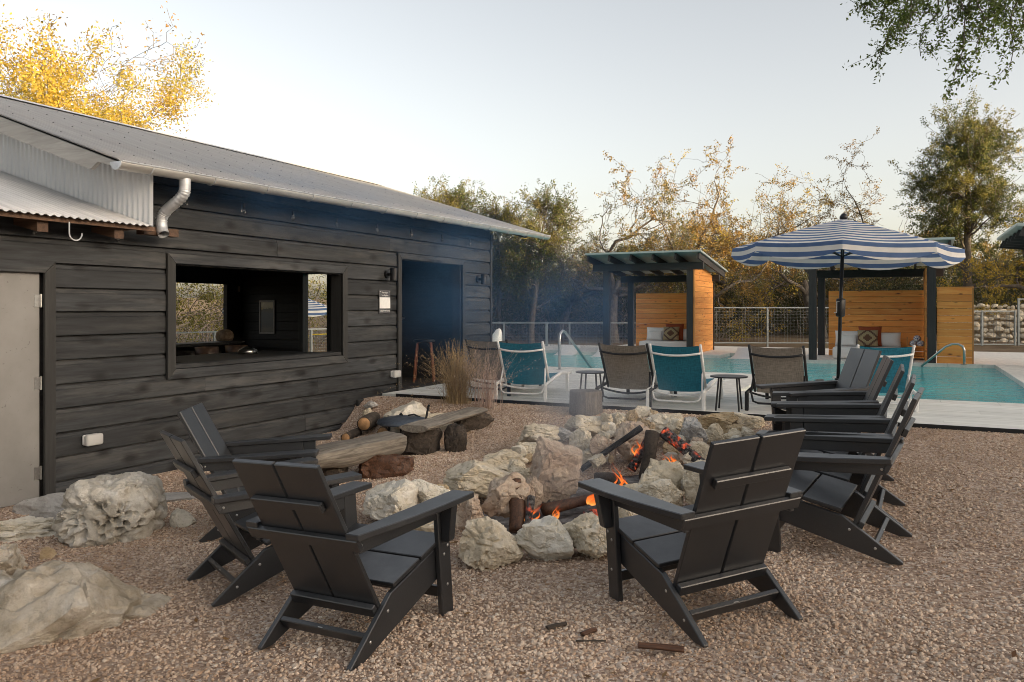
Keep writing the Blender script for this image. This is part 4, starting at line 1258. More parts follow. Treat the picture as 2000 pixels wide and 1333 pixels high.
TAN = [(-5.02, 9.62, .10, 'taupe sling sun lounger with dark frame behind the dry grass by the doorway'),
       (-2.99, 9.28, .03, 'taupe sling sun lounger with dark frame behind the tree stump, between the two small tables'),
       (-1.28, 9.52, -.02, 'taupe sling sun lounger with dark frame left of the umbrella pole')]
lay(pt_, kt, TAN, 0)
KIDS.pop('x', None)
pw_ = lounger_meshes(M['white'], M['sling_teal']); kw_ = KIDS[pw_.name]
TEAL = [(-4.37, 9.26, .18, 'teal sling sun lounger with white frame next to the dry grass'),
        (-2.38, 9.30, .05, 'teal sling sun lounger with white frame between a taupe lounger and a small table'),
        (-.26, 10.15, .22, 'teal sling sun lounger with white frame behind the row of black chairs')]
lay(pw_, kw_, TEAL, 0)
def side_table(x, y, label, r, h):
    t = thing('side_table', label, 'side table', (x, y, DECK_Z), .3, 'round black side tables between the loungers')
    MB().lathe([(r * .97, h - .012), (r, h - .008), (r, h), (r * .97, h + .003)], 32).build('top', M['black_metal'], t)
    for k in range(4):
        c, s_ = math.cos(k * math.pi / 2 + .55), math.sin(k * math.pi / 2 + .55)
        MB().tube([(r * .86 * c, r * .86 * s_, 0), (r * .66 * c, r * .66 * s_, h - .012)], .0105, 8).build('leg', M['black_metal'], t)
side_table(-3.47, 9.22, 'round black side table right behind the tree stump', .19, .375)
side_table(-1.80, 9.22, 'round black side table between the teal lounger and a taupe lounger', .21, .385)

# ---------------------------------------------------------------- pool rails, ledge loungers, float
def handrail(label, pts, r=.024):
    t = MB().tube(pts, r, 10).build('pool_handrail', M['steel'], None, smooth=True)
    c = pts[0]
    MB().lathe([(.06, 0), (.06, .01), (.03, .02)], 14, c).build('base_flange', M['steel'], t)
    prop(t, label, 'handrail', 'stainless pool handrails')
handrail('tall stainless handrail at the near pool edge by the loungers', [(-5.80, 13.75, .44), (-5.80, 13.75, 1.02), (-5.80, 13.79, 1.12), (-5.79, 13.88, 1.17), (-5.775, 13.98, 1.14), (-5.75, 14.12, 1.03), (-5.6, 14.9, .40)])
handrail('stainless handrail at the far pool edge before the cedar screen', [(1.08, 18.62, .44), (1.08, 18.62, .74), (1.05, 18.62, .82), (.97, 18.63, .865), (.86, 18.64, .86), (.74, 18.65, .80), (.30, 18.72, .38)])
def ledge_lounger(x, y, rz, label):
    t = [(-.62, .36), (-.35, .44), (-.05, .40), (.25, .345), (.62, .36)]
    pr = [(.60, .30), (.30, .355), (.0, .375), (-.28, .44), (-.62, .70)]
    poly = [(y_, z_) for y_, z_ in pr] + [(y_ - .03, z_ - .11) for y_, z_ in reversed(pr)]
    m = MB().prism([(-u_, v_) for u_, v_ in poly], 'x', -.34, .34)
    o = m.build('ledge_lounger', M['white'], None, bevel=.02, seg=2, smooth=True)
    o.location = (x, y, .11); o.scale = (.8, .85, .72); o.rotation_euler = (0, 0, rz); prop(o, label, 'pool lounger', 'white in-pool loungers')
ledge_lounger(-8.05, 19.45, .1, 'white in-pool lounger farthest left on the far ledge')
ledge_lounger(-6.95, 19.3, .0, 'white in-pool lounger right of the tall handrail on the far ledge')
ledge_lounger(-3.60, 20.0, -.15, 'white in-pool lounger on the ledge right of the left cabana')
def swan():
    t = thing('pool_float', 'white inflatable swan-like float at the pool edge by the building corner', 'pool float', (-9.05, 17.3, .28)); t.scale = (.7, .7, .95)
    pts = [(-.55, 0, .16), (-.2, .0, .2), (.0, 0, .35), (.10, 0, .60), (.20, 0, .80)]
    MB().tube([(-.8, 0, .12), (-.5, 0, .18), (-.15, 0, .24), (.05, 0, .42), (.14, 0, .60), (.22, 0, .78), (.26, 0, .84)], [.10, .30, .34, .28, .20, .12, .05], 14).build('body', M['white'], t, smooth=True)
swan()
# seen through the building's end opening
o_ = MB().tube([(0, 0, 0), (.55, .25, .02), (1.1, .5, .03)], .015, 6).build('pool_pole', plain('yellow_pole', (.75, .50, .04), .4), None); o_.location = (-13.0, 15.3, .95); prop(o_, 'yellow and blue pool pole beyond the building opening', 'pole')
pb = MB().prism([(-.5, 0), (.3, 0), (.25, .12), (-.1, .62), (-.2, .62)], 'x', -.3, .3).build('blue_lounger', plain('light_blue_plastic', (.14, .42, .58), .4, var=.05), None, bevel=.02); pb.location = (-13.0, 14.6, .12); prop(pb, 'light blue plastic lounger beyond the building opening', 'lounger')
# ---------------------------------------------------------------- lounge chairs round the fire
GX_, GY_ = .04473, .0320
_n = Vector((-GX_, -GY_, 1)).normalized(); _ex = Vector((1, 0, GX_)).normalized(); _ey = _n.cross(_ex)
TILT = Matrix((_ex, _ey, _n)).transposed()
def garden_chair():
    t = thing('lounge_chair', 'x', 'chair')
    P = M['hdpe']; bv = dict(bevel=.0035)
    def back_y(z_): return -.464 + (.878 - z_) / .708 * .334
    # two wide back planks, leaning
    ang = math.atan2(.334, .708)
    R_ = Matrix.Rotation(ang, 3, 'X')
    L = .783
    mid = (.878 + .17) / 2
    for s_ in (-1, 1):
        MB().obox((s_ * .1285, back_y(mid), mid), (.244, .024, L), R_).build('back_plank', P, t, **bv)
    def bar(z_, hw, h, name, th=.026, off=.026):
        y = back_y(z_) - off * math.cos(ang); zz = z_ - off * math.sin(ang)
        return MB().obox((0, y, zz), (2 * hw, th, h), R_).build(name, P, t, **bv)
    bar(.700, .205, .044, 'upper_back_bar')
    bar(.533, .325, .058, 'middle_back_bar')
    # seat planks
    sa = math.atan2(.112, .43); Rs = Matrix.Rotation(sa, 3, 'X')
    for k in range(2):
        yc = .232 - k * .212; zc = .349 - k * .212 * math.tan(sa)
        MB().obox((0, yc, zc), (.575 if k else .575, .207, .022), Rs).build('seat_plank', P, t, **bv)
    # side boards running from the seat front to the pointed rear foot
    side = [(.335, .352), (-.085, .236), (-.372, .012), (-.368, .0), (-.300, .0), (.335, .205)]
    for s_ in (-1, 1):
        x0, x1 = (.249, .276) if s_ > 0 else (-.276, -.249)
        MB().prism(side, 'x', x0, x1).build('side_board', P, t, **bv)
        # front leg
        a, b_ = sorted((s_ * .279, s_ * .307))
        MB().box(a, b_, .250, .340, 0, .541).build('front_leg', P, t, **bv)
        # tapered bracket under the arm
        br = [(s_ * .3075, .541), (s_ * .380, .541), (s_ * .352, .372), (s_ * .344, .364), (s_ * .3075, .364)]
        MB().prism(br, 'y', .272, .318).build('arm_bracket', P, t, **bv)
        # arm: flat plank, narrowing to the rear
        arm = [(s_ * .262, .452), (s_ * .388, .452), (s_ * .394, .443), (s_ * .394, .18), (s_ * .375, -.06), (s_ * .335, -.345), (s_ * .262, -.345)]
        MB().prism(arm, 'z', .5425, .571).build('arm', P, t, **bv)
        a, b_ = sorted((s_ * .279, s_ * .305))
        MB().box(a, b_, -.318, .249, .478, .5415).build('arm_rail', P, t, **bv)
    MB().obox((0, back_y(.185) - .028, .178), (.496, .030, .052), R_).build('lower_back_bar', P, t, **bv)
    MB().obox((0, -.232, .082), (.496, .024, .055), Matrix.Rotation(.55, 3, 'X')).build('rear_stretcher', P, t, **bv)
    MB().box(-.278, .278, .286, .312, .085, .135).build('front_stretcher', P, t, **bv)
    MB().obox((0, -.2455, .0905), (.026, .004, .030), Matrix.Rotation(.55, 3, 'X')).build('maker_tag', M['steel'], t)
    bolt = MB().lathe([(.0075, 0), (.0075, .002), (.004, .004)], 8)
    b0 = None
    for s_ in (-1, 1):
        for (x, y, z_) in ((.307, .285, .46), (.307, .318, .42), (.307, .285, .30), (.307, .318, .335), (.307, .30, .15), (.305, -.295, .51), (.276, -.115, .165), (.276, -.24, .075)):
            o = bolt.build('bolt', M['steel'], t) if b0 is None else b0.copy()
            if b0 is not None: COL.objects.link(o); adopt(o, t)
            b0 = b0 or o
            o.location = (s_ * x, y, z_); o.rotation_euler = (0, s_ * math.pi / 2, 0)
    return t
proto = garden_chair(); ck = list(KIDS[proto.name])
GC = 'black lounge chairs around the fire pit'
CH = [(-.870, 3.805, 50.6, 'nearest black lounge chair right of centre, its two-plank back to the camera'),
      (-2.309, 3.049, -3.9, 'nearest black lounge chair left of centre, facing the fire'),
      (-3.285, 3.468, -28.4, 'black lounge chair second from the left, seen from its rear corner'),
      (-4.071, 4.283, -58.5, 'black lounge chair closest to the plank wall, its pale lit back front towards the fire'),
      (-.354, 4.978, 84.7, 'nearest black lounge chair of the right hand row, seen side-on'),
      (-.375, 5.66, 88.5, 'second black lounge chair of the right hand row counted from the camera'),
      (-.44, 6.36, 90.5, 'third black lounge chair of the right hand row counted from the camera'),
      (-.54, 7.10, 97, 'fourth black lounge chair of the right hand row, one before the turned end chair'),
      (-.68, 7.84, 122, 'farthest black lounge chair of the right hand row, turned so its blue-lit back front shows')]
for i, (x, y, a, lab) in enumerate(CH):
    if i == 0: o = proto
    else:
        o = proto.copy(); COL.objects.link(o)
        for k in ck:
            c = k.copy(); COL.objects.link(c); c.parent = o
    o.name = 'lounge_chair'
    z_ = .0946 + .04473 * x + .0320 * y
    m = TILT @ Matrix.Rotation(math.radians(a), 3, 'Z')
    o.matrix_world = Matrix.Translation((x, y, z_)) @ m.to_4x4()
    prop(o, lab, 'chair', GC)

# ---------------------------------------------------------------- fire pit of piled limestone
ROCKS = [(-2.19, 4.09, 0.22, 0.174, 0.163, 0.137, 0), (-1.9, 4.29, 0.24, 0.189, 0.169, 0.133, 1), (-1.64, 4.39, 0.25, 0.145, 0.138, 0.118, 0), (-1.55, 4.75, 0.31, 0.111, 0.111, 0.103, 0), (-3.24, 4.63, 0.22, 0.216, 0.196, 0.158, 1), (-2.84, 4.43, 0.17, 0.121, 0.106, 0.076, 0), (-3.09, 4.87, 0.27, 0.122, 0.114, 0.096, 1), (-2.95, 5.34, 0.29, 0.27, 0.22, 0.135, 0), (-2.56, 4.56, 0.26, 0.104, 0.104, 0.097, 2), (-2.38, 4.75, 0.33, 0.15, 0.146, 0.13, 2), (-2.4, 5.17, 0.29, 0.081, 0.099, 0.119, 2), (-2.79, 5.69, 0.27, 0.094, 0.087, 0.071, 0), (-3.2, 6.29, 0.25, 0.182, 0.147, 0.086, 0), (-2.92, 6.01, 0.26, 0.082, 0.077, 0.064, 0), (-2.39, 5.62, 0.38, 0.235, 0.236, 0.225, 2), (-3.22, 7.14, 0.33, 0.196, 0.168, 0.116, 0), (-3.14, 6.72, 0.28, 0.129, 0.112, 0.079, 0), (-3.07, 7.35, 0.33, 0.133, 0.114, 0.077, 3), (-2.94, 7.62, 0.41, 0.215, 0.179, 0.115, 0), (-2.72, 7.7, 0.43, 0.073, 0.094, 0.117, 0), (-2.66, 7.9, 0.43, 0.096, 0.102, 0.104, 0), (-2.24, 6.93, 0.39, 0.195, 0.184, 0.158, 2), (-2.52, 7.9, 0.43, 0.061, 0.079, 0.1, 4), (-2.48, 8.1, 0.48, 0.113, 0.101, 0.075, 0), (-2.25, 7.48, 0.42, 0.104, 0.114, 0.119, 4), (-2.07, 7.67, 0.42, 0.175, 0.172, 0.155, 0), (-2.32, 8.05, 0.44, 0.077, 0.074, 0.064, 0), (-1.76, 7.38, 0.41, 0.119, 0.139, 0.157, 3), (-1.7, 8.01, 0.46, 0.224, 0.179, 0.102, 4), (-1.41, 8.32, 0.42, 0.187, 0.166, 0.125, 0), (-1.59, 7.51, 0.4, 0.115, 0.114, 0.105, 0), (-1.51, 7.93, 0.4, 0.118, 0.107, 0.083, 4), (-1.47, 7.68, 0.37, 0.124, 0.102, 0.063, 0), (-1.35, 7.83, 0.4, 0.078, 0.073, 0.059, 0), (-1.6, 6.72, 0.35, 0.13, 0.126, 0.11, 0), (-1.83, 6.86, 0.35, 0.098, 0.094, 0.081, 4), (-1.52, 5.47, 0.38, 0.211, 0.2, 0.174, 0), (-1.45, 5.2, 0.34, 0.147, 0.132, 0.102, 0), (-1.68, 5.24, 0.33, 0.105, 0.094, 0.072, 0), (-2.65, 6.8, 0.35, 0.112, 0.125, 0.133, 0), (-2.44, 6.69, 0.33, 0.091, 0.102, 0.109, 2), (-2.37, 6.77, 0.32, 0.069, 0.081, 0.092, 2), (-2.57, 7.15, 0.38, 0.063, 0.067, 0.068, 0), (-2.38, 6.48, 0.28, 0.08, 0.075, 0.062, 0), (-1.22, 5.38, 0.42, 0.155, 0.156, 0.147, 0), (-1.12, 4.92, 0.32, 0.087, 0.083, 0.071, 0), (-1.31, 4.74, 0.34, 0.106, 0.094, 0.07, 0)]
pit = thing('fire_pit', 'rough oval fire pit of piled cream limestone rocks', 'fire pit', (-2.2, 5.9, .15))
PO = Vector(pit.location)
for i, (x, y, z_, sx, sy, sz, tone) in enumerate(ROCKS):
    me = rock_mesh('stone', 100 + i, (sx * 1.24, sy * 1.3, sz * 1.18), sub=5, cuts=15, rough=.16, mat=M['rock%d' % tone], base=-.95)
    o = bpy.data.objects.new('stone', me); COL.objects.link(o); adopt(o, pit)
    o.location = Vector((x, y, z_)) - PO; o.rotation_euler = (0, 0, TH)
    if i == 14: o.rotation_euler = (-.35, .25, TH); o.scale = (1.05, .55, 1.1)
# small chocking stones between the big ones
rr = random.Random(4)
small = [rock_mesh('stone', 400 + k, (.075, .06, .055), sub=4, cuts=12, rough=.15, mat=M['rock%d' % (0, 1, 0, 2, 4, 0, 1, 0)[k]]) for k in range(8)]
for k in range(120):
    q = rr.choice(ROCKS)
    a = rr.uniform(0, 6.28)
    x = q[0] + math.cos(a) * q[3] * 1.15; y = q[1] + math.sin(a) * q[4] * 1.1
    if ((x + 2.1) / .65) ** 2 + ((y - 5.5) / 1.0) ** 2 < 1 or math.hypot((x + 2.2) / 1.0, (y - 5.8) / 1.6) > math.hypot((q[0] + 2.2) / 1.0, (q[1] - 5.8) / 1.6) + .03: continue
    o = bpy.data.objects.new('stone', small[k % 8]); COL.objects.link(o); adopt(o, pit)
    s_ = rr.uniform(.6, 1.5); o.scale = (s_, s_, s_); o.rotation_euler = (rr.uniform(0, 6), rr.uniform(0, 6), rr.uniform(0, 6))
    o.location = Vector((x, y, max(float(gz(x, y)), q[2] - q[5] * rr.uniform(.3, .95)) + .02)) - PO
# bank of earth and fill under the ring, and the ash bed
def fill():
    v = []; f = []; nr, na = 14, 48
    for i in range(nr + 1):
        for k in range(na):
            t_ = i / nr; a = 2 * math.pi * k / na
            rx, ry = .62 * t_, 1.05 * t_
            x = -2.18 + rx * math.cos(a) * 1.0 + .25 * t_ * math.sin(a); y = 5.6 + ry * math.sin(a)
            h = .03 * math.exp(-((t_ - .5) / .2) ** 2)
            z_ = float(gz(x, y)) + .02 + h + .012 * noise.noise(Vector((x * 5, y * 5, 0))) - (.10 if i == nr else 0)
            v.append((x, y, z_))
    for i in range(nr):
        for k in range(na):
            f.append((i * na + k, i * na + (k + 1) % na, (i + 1) * na + (k + 1) % na, (i + 1) * na + k))
    o = mesh_obj('ash_bed', v, f, M['ash'], pit, True); o.location = -PO
fill()

def logpath(pts, r, mat, name, seed=0, n=12, flat=0.0, ends=None, parent=None):
    """irregular log as a tube with noise on its radius"""
    rg = random.Random(seed)
    P_ = [Vector(p) for p in pts]
    fine = []
    for i in range(len(P_) - 1):
        for k in range(8): fine.append(P_[i].lerp(P_[i + 1], k / 8))
    fine.append(P_[-1])
    m = MB().tube(fine, r, n)
    off = Vector((rg.uniform(-9, 9), rg.uniform(-9, 9), rg.uniform(-9, 9)))
    nv = []
    for i, p in enumerate(m.v):
        c = fine[min(i // n, len(fine) - 1)]
        d_ = Vector(p) - c
        k = 1 + .22 * noise.noise(d_.normalized() * 1.4 + c * 3 + off) + .10 * noise.noise(d_.normalized() * 4 + c * 9 + off)
        nv.append(tuple(c + d_ * k))
    m.v = nv
    return m.build(name, mat, parent, smooth=True)
def zlog(*p): return p
# burning logs (each a thing)
fz = float(gz(-2.1, 5.4)) + .03
def burning(name, label, a, b_, r, seed, mat):
    o = logpath([a, ((a[0] + b_[0]) / 2 + .01, (a[1] + b_[1]) / 2, (a[2] + b_[2]) / 2 + .01), b_], r, mat, name, seed, 10)
    prop(o, label, 'log', 'burning logs in the fire pit')
burning('fire_log', 'half burnt brown log leaning upright at the front left fire', (-2.24, 4.62, .16), (-2.34, 4.78, .44), .055, 1, M['redwood'])
burning('fire_log', 'charred log with white ash edge beside the front left fire', (-2.17, 4.58, .14), (-2.20, 4.74, .36), .026, 2, M['ember'])
burning('fire_log', 'long brown log with one pale cut end lying across the middle fire', (-2.30, 5.16, fz + .06), (-1.88, 5.75, fz + .11), .042, 3, M['redwood'])
burning('fire_log', 'glowing ember log under the middle flames', (-2.02, 5.25, fz + .02), (-1.62, 5.50, fz + .05), .05, 4, M['ember'])
burning('fire_log', 'black charred log lying behind the middle flames', (-2.02, 5.62, fz + .14), (-1.72, 5.42, fz + .15), .045, 5, M['char'])
burning('fire_log', 'thin black stick standing over the embers of the middle fire', (-1.80, 5.02, fz + .0), (-1.74, 5.30, fz + .22), .022, 6, M['char'])
burning('fire_log', 'tall split log standing in the rear fire', (-1.93, 6.40, .18), (-1.93, 6.60, .54), .058, 7, M['bark'])
burning('fire_log', 'thin charred log leaning from the left onto the rear fire', (-2.52, 6.45, .20), (-2.06, 6.72, .56), .026, 8, M['char'])
burning('fire_log', 'glowing cracked log leaning from the right onto the rear fire', (-1.48, 6.62, .28), (-1.86, 6.68, .54), .05, 9, M['ember'])
burning('fire_log', 'glowing short log inside the rear fire', (-2.10, 6.55, .22), (-1.98, 6.70, .48), .04, 10, M['ember'])
burning('fire_log', 'small burnt billet lying before the rear fire', (-2.30, 6.25, .19), (-2.12, 6.20, .20), .045, 11, M['bark'])

def flame(label, x, y, z_, h, w, seed, lean=(0, 0)):
    t = thing('flame', label, 'flame', (x, y, z_), 0, 'flames in the fire pit')
    rg = random.Random(seed)
    for k in range(rg.randint(6, 8)):
        a = rg.uniform(0, 6.28); hh = h * rg.uniform(.45, 1.3); ww = w * rg.uniform(.14, .34)
        bx, by = math.cos(a) * w * .9, math.sin(a) * w * .5
        pts = []; rad = []
        for i in range(9):
            q = i / 8
            pts.append((bx + lean[0] * q * q + .16 * h * math.sin(q * 6 + a * 3), by + lean[1] * q * q + .06 * h * math.cos(q * 4 + a), q * hh))
            rad.append(max(.001, ww * (math.sin(math.pi * min(1, q * .85 + .18)) ** 1.3) * (1 - q * .55)))
        m = MB().tube(pts, rad, 8)
        m.v = [(p[0], p[1] * .6, p[2]) for p in m.v]
        m.build('flame_tongue', M['flame'], t, smooth=True).rotation_euler = (0, 0, TH)
flame('small orange flame beside the leaning brown log at the front left', -2.17, 4.66, .20, .13, .035, 1, (.04, 0))
flame('tiny flame flicker left of the middle fire', -2.16, 5.02, .15, .10, .02, 2, (.02, .0))
flame('broad orange flames over the middle logs', -1.93, 5.36, fz + .10, .10, .10, 3, (.08, .02))
flame('tall thin flames at the back of the middle fire', -1.92, 5.72, fz + .10, .20, .045, 4, (-.02, .02))
flame('little flames between the middle and rear fires', -1.72, 5.85, fz + .10, .08, .04, 5)
flame('flames inside the rear log stack on the left', -2.06, 6.60, .32, .14, .04, 6, (.02, 0))
flame('flames inside the rear log stack on the right', -1.76, 6.56, .28, .12, .04, 7, (-.03, 0))

# ---------------------------------------------------------------- log benches and stump
def slab_log(name, label, a, b_, w, h, seed, mat, top_flat=True, group=None, cat='bench'):
    """half-round log with a flat sawn top, from a to b (top centre line)"""
    A, Bv = Vector(a), Vector(b_)
    d_ = (Bv - A); L = d_.length; rz = math.atan2(d_.y, d_.x) - math.pi / 2
    n = 18; rows = 26; v = []; f = []
    off = Vector((seed * 3.1, seed * 1.7, 0))
    for i in range(rows + 1):
        y = L * i / rows
        for k in range(n):
            if k < 6:
                x = -w + 2 * w * k / 5; zz = .012 * noise.noise(Vector((x * 5, y * 3, 0)) + off)
                if k in (0, 5): zz -= .02
            else:
                q = (k - 5) / (n - 5) * math.pi
                x = w * math.cos(q) * 1.02; zz = -h * (math.sin(q) ** .7)
                x *= 1 + .10 * noise.noise(Vector((x * 2, y * 2.5, zz * 3)) + off); zz *= 1 + .30 * noise.noise(Vector((x * 3 + 5, y * 2, zz)) + off)
            v.append((x, y, zz))
    for i in range(rows):
        for k in range(n): f.append((i * n + k, i * n + (k + 1) % n, (i + 1) * n + (k + 1) % n, (i + 1) * n + k))
    f.append(tuple(range(n - 1, -1, -1))); f.append(tuple(rows * n + k for k in range(n)))
    o = MB().add(v, f).build(name, mat, None)
    o.location = A; o.rotation_euler = (math.atan2(d_.z, math.hypot(d_.x, d_.y)), 0, rz)
    prop(o, label, cat, group)
    return o
slab_log('log_bench', 'thick weathered half-log bench seat right of the left chairs', (-4.56, 4.90, .40), (-4.31, 6.22, .43), .17, .20, 1, M['driftwood'])
slab_log('log_bench', 'thin weathered slab bench seat with dark sawn end', (-4.36, 6.62, .44), (-4.50, 8.16, .44), .16, .075, 2, M['driftwood'])
def block(name, label, c, size, rz, seed, mat, cat='log'):
    me = rock_mesh(name, seed, size, sub=4, cuts=7, rough=.16, mat=mat, base=-.9, freq=2.2)
    for v in me.vertices:      # square it up a little, like a split log
        for i in range(3):
            q = v.co[i] / size[i]; v.co[i] = size[i] * math.copysign(abs(q) ** .78, q) * .98
    o = bpy.data.objects.new(name, me); COL.objects.link(o); o.location = c; o.rotation_euler = (0, 0, rz); prop(o, label, cat)
    return o
block('support_log', 'reddish split log supporting the thick half-log bench', (-4.20, 5.95, .17), (.26, .17, .15), TH + .15, 31, M['redwood'])
block('support_log', 'dark round log end under the left part of the thick bench', (-4.52, 5.62, .15), (.14, .16, .14), TH, 32, M['bark'])
block('support_log', 'grey squared log block under the near end of the slab bench', (-4.42, 6.86, .22), (.25, .16, .19), TH + .1, 33, M['bark'])
block('support_log', 'small grey log piece beside the near slab bench support', (-4.12, 7.03, .24), (.11, .12, .18), TH + .6, 34, M['bark'])
block('support_log', 'dark log block under the far end of the slab bench', (-4.46, 7.98, .27), (.27, .14, .14), TH + .1, 35, M['bark'])
def stump():
    n = 22; prof = [(.205, 0), (.195, .10), (.188, .22), (.186, .34), (.180, .352), (.09, .356), (.01, .356)]
    m = MB().lathe(prof, n)
    m.v = [(x * (1 + .05 * math.sin(3 * math.atan2(y, x)) + .02 * math.sin(11 * math.atan2(y, x))), y * (1 + .05 * math.sin(3 * math.atan2(y, x)) + .02 * math.sin(11 * math.atan2(y, x))), z_) for x, y, z_ in m.v]
    o = m.build('tree_stump', M['stump'], None, smooth=False)
    o.location = (-3.30, 8.58, .30); prop(o, 'upright grey sawn tree stump at the deck edge behind the fire pit', 'stump')
stump()
# firewood and clutter at the foot of the mound
def firewood(label, c, d_, L, r, seed):
    A = Vector(c); d_ = Vector(d_).normalized()
    o = logpath([A, A + d_ * L * .5, A + d_ * L], r, M['bark'], 'firewood_log', seed, 14)
    prop(o, label, 'log', 'firewood by the wall')
    e = MB().lathe([(r * .90, 0), (r * .88, .004), (.005, .006)], 14).build('cut_face', M['cutwood'], o, smooth=True)
    e.location = A - d_ * .002; e.rotation_euler = (-d_).to_track_quat('Z', 'Y').to_euler()
firewood('round firewood log with orange cut end leaning by the wall', (-5.78, 7.72, .22), (-.35, 1, .02), .42, .085, 1)
firewood('lower firewood log with split cut end on the ground by the wall', (-5.80, 7.40, .10), (-.3, 1, .0), .40, .055, 2)
firewood('third firewood log lying behind the round one', (-5.60, 7.85, .10), (-.2, 1, .0), .45, .08, 3)
def fire_lid():
    t = thing('metal_cover', 'round dark metal fire pit lid with upright handle behind the bench', 'cover', (-5.15, 7.62, .28), .2)
    MB().lathe([(.30, 0), (.31, .01), (.29, .045), (.16, .075), (.01, .085)], 28).build('dome', plain('lid_metal', (.10, .12, .15), .45, .5, var=.2), t, smooth=True)
    MB().tube([(.27, 0, .03), (.285, .02, .14), (.30, .03, .22)], .014, 6).build('handle', M['black_metal'], t)
    for a in (.5, 2.2): MB().tube([(.20 * math.cos(a), .20 * math.sin(a), .06), (.12 * math.cos(a), .12 * math.sin(a), .10), (.05 * math.cos(a), .05 * math.sin(a), .088)], .01, 6).build('strap', M['black_metal'], t)
    for a in range(3):
        MB().tube([(.2 * math.cos(a * 2.1), .2 * math.sin(a * 2.1), -.2), (.2 * math.cos(a * 2.1), .2 * math.sin(a * 2.1), .02)], .015, 6).build('foot', M['black_metal'], t)
fire_lid()
def loose_rock(label, c, size, rz, seed, mat, sub=4, cuts=8, rough=.12, pits=0.0, base=-.7, freq=1.6, group=None, name='boulder', cat='rock'):
    me = rock_mesh(name, seed, size, sub=sub, cuts=cuts, rough=rough, mat=mat, pits=pits, base=base, freq=freq)
    o = bpy.data.objects.new(name, me); COL.objects.link(o); o.location = c; o.rotation_euler = (0, 0, rz)
    return prop(o, label, cat, group)
loose_rock('pale rounded boulder behind the metal lid at the mound', (-5.45, 8.05, .24), (.34, .22, .26), TH, 61, M['rock1'])
loose_rock('low cream ledge rock along the foot of the mound', (-4.95, 8.12, .20), (.55, .18, .16), TH + .1, 62, M['rock0'])
loose_rock('small round cobble on the mound by the retaining board', (-6.08, 8.22, .26), (.085, .08, .08), 0, 63, M['rock0'])
loose_rock('small cobble under the one by the retaining board', (-6.02, 8.18, .13), (.09, .09, .09), 1, 64, M['rock4'])
loose_rock('dark flat rock wedged atop the mound beside the retaining board', (-6.12, 8.30, .36), (.10, .07, .05), 1, 65, M['rock3'])
# rocks at left
def honeycomb_boulder():
    bm = bmesh.new(); bmesh.ops.create_icosphere(bm, subdivisions=6, radius=1)
    off = Vector((13.7, 2.4, 6.9)); sx, sy, sz = .325, .28, .225
    for v in bm.verts:
        p = v.co.copy()
        k = (abs(p.x) ** 3.2 + abs(p.y) ** 3.2 + abs(p.z) ** 4.5) ** (-1 / 3.6); p *= k
        p.x *= 1 - .16 * max(0, p.z); p.x += .10 * p.z * (p.x > 0) - .22 * (p.x < 0) * (p.z < .2) * abs(p.x) * (.2 - p.z)
        w = Vector((p.x * sx, p.y * sy, p.z * sz))
        a = noise.fractal(w * 4.2 + off, 1.0, 2.0, 6) * .14
        a += -.10 * max(0, .12 - abs(noise.noise(w * 4.6 + off * 2))) / .12 * (.4 + .6 * (p.z < .6))
        q = Vector((w.x, w.y, w.z * 1.0)) * 19 + off
        q += Vector((noise.noise(q * .7), noise.noise(q * .7 + off), noise.noise(q * .7 - off))) * .5
        d_, _ = noise.voronoi(q)
        front = float(smooth01(-.1, .5, -p.y * .8 - .2 + .45 * noise.noise(w * 5 + off) - .35 * p.x)) * float(smooth01(.75, .35, p.z)) if p.z < .75 else 0
        front = front * float(smooth01(.95, .3, abs(p.z))) + .18 * float(smooth01(.6, .9, p.z))
        a -= front * max(0, .54 - d_[0]) * .95
        n_ = p.normalized()
        w += Vector((n_.x * sx, n_.y * sy, n_.z * sz)).normalized() * a * .40
        v.co = w
    for f in bm.faces: f.smooth = True
    me = bpy.data.meshes.new('boulder'); bm.to_mesh(me); bm.free(); me.materials.append(M['honey']); me.set_sharp_from_angle(angle=math.radians(40))
    o = bpy.data.objects.new('boulder', me); COL.objects.link(o); o.location = (-5.0, 3.80, .175); o.rotation_euler = (.0, .05, TH + .05)
    prop(o, 'big white honeycombed limestone boulder by the grey door', 'rock')
honeycomb_boulder()
def slab_rock():
    bm = bmesh.new(); bmesh.ops.create_icosphere(bm, subdivisions=6, radius=1)
    off = Vector((5.1, 17.3, 2.2)); sx, sy, sz = .80, .44, .225
    rg = random.Random(6)
    pl = [(Vector((rg.gauss(0, 1), rg.gauss(0, 1), rg.gauss(.2, .8))).normalized(), rg.uniform(.62, .86)) for _ in range(12)]
    for v in bm.verts:
        p = v.co.copy()
        for n_, dd in pl:
            e = p.dot(n_) - dd
            if e > 0: p -= n_ * e * .95
        w = Vector((p.x * sx, p.y * sy, p.z * sz)); n_ = Vector((p.x / sx, p.y / sy, p.z / sz)).normalized()
        a = noise.fractal(w * 2.6 + off, 1.0, 2.0, 4) * .085 + noise.fractal(w * 11 + off, .9, 2.1, 4) * .022
        a -= max(0, .10 - abs(noise.noise(w * 3.1 + off * 2))) * .45                     # cracks
        d_, _ = noise.voronoi(w * 15 + off); a -= max(0, .40 - d_[0]) * .06 * max(0, noise.noise(w * 4 - off) + .2)
        w += n_ * a
        if w.z < -.10: w.z = -.10
        v.co = w
    for f in bm.faces: f.smooth = True
    me = bpy.data.meshes.new('boulder'); bm.to_mesh(me); bm.free(); me.materials.append(M['slabrock']); me.set_sharp_from_angle(angle=math.radians(28))
    o = bpy.data.objects.new('boulder', me); COL.objects.link(o); o.location = (-3.95, 2.50, .03); o.rotation_euler = (.08, -.04, TH + .50)
    prop(o, 'broad low tan-grey limestone slab in the bottom left corner', 'rock')
slab_rock()
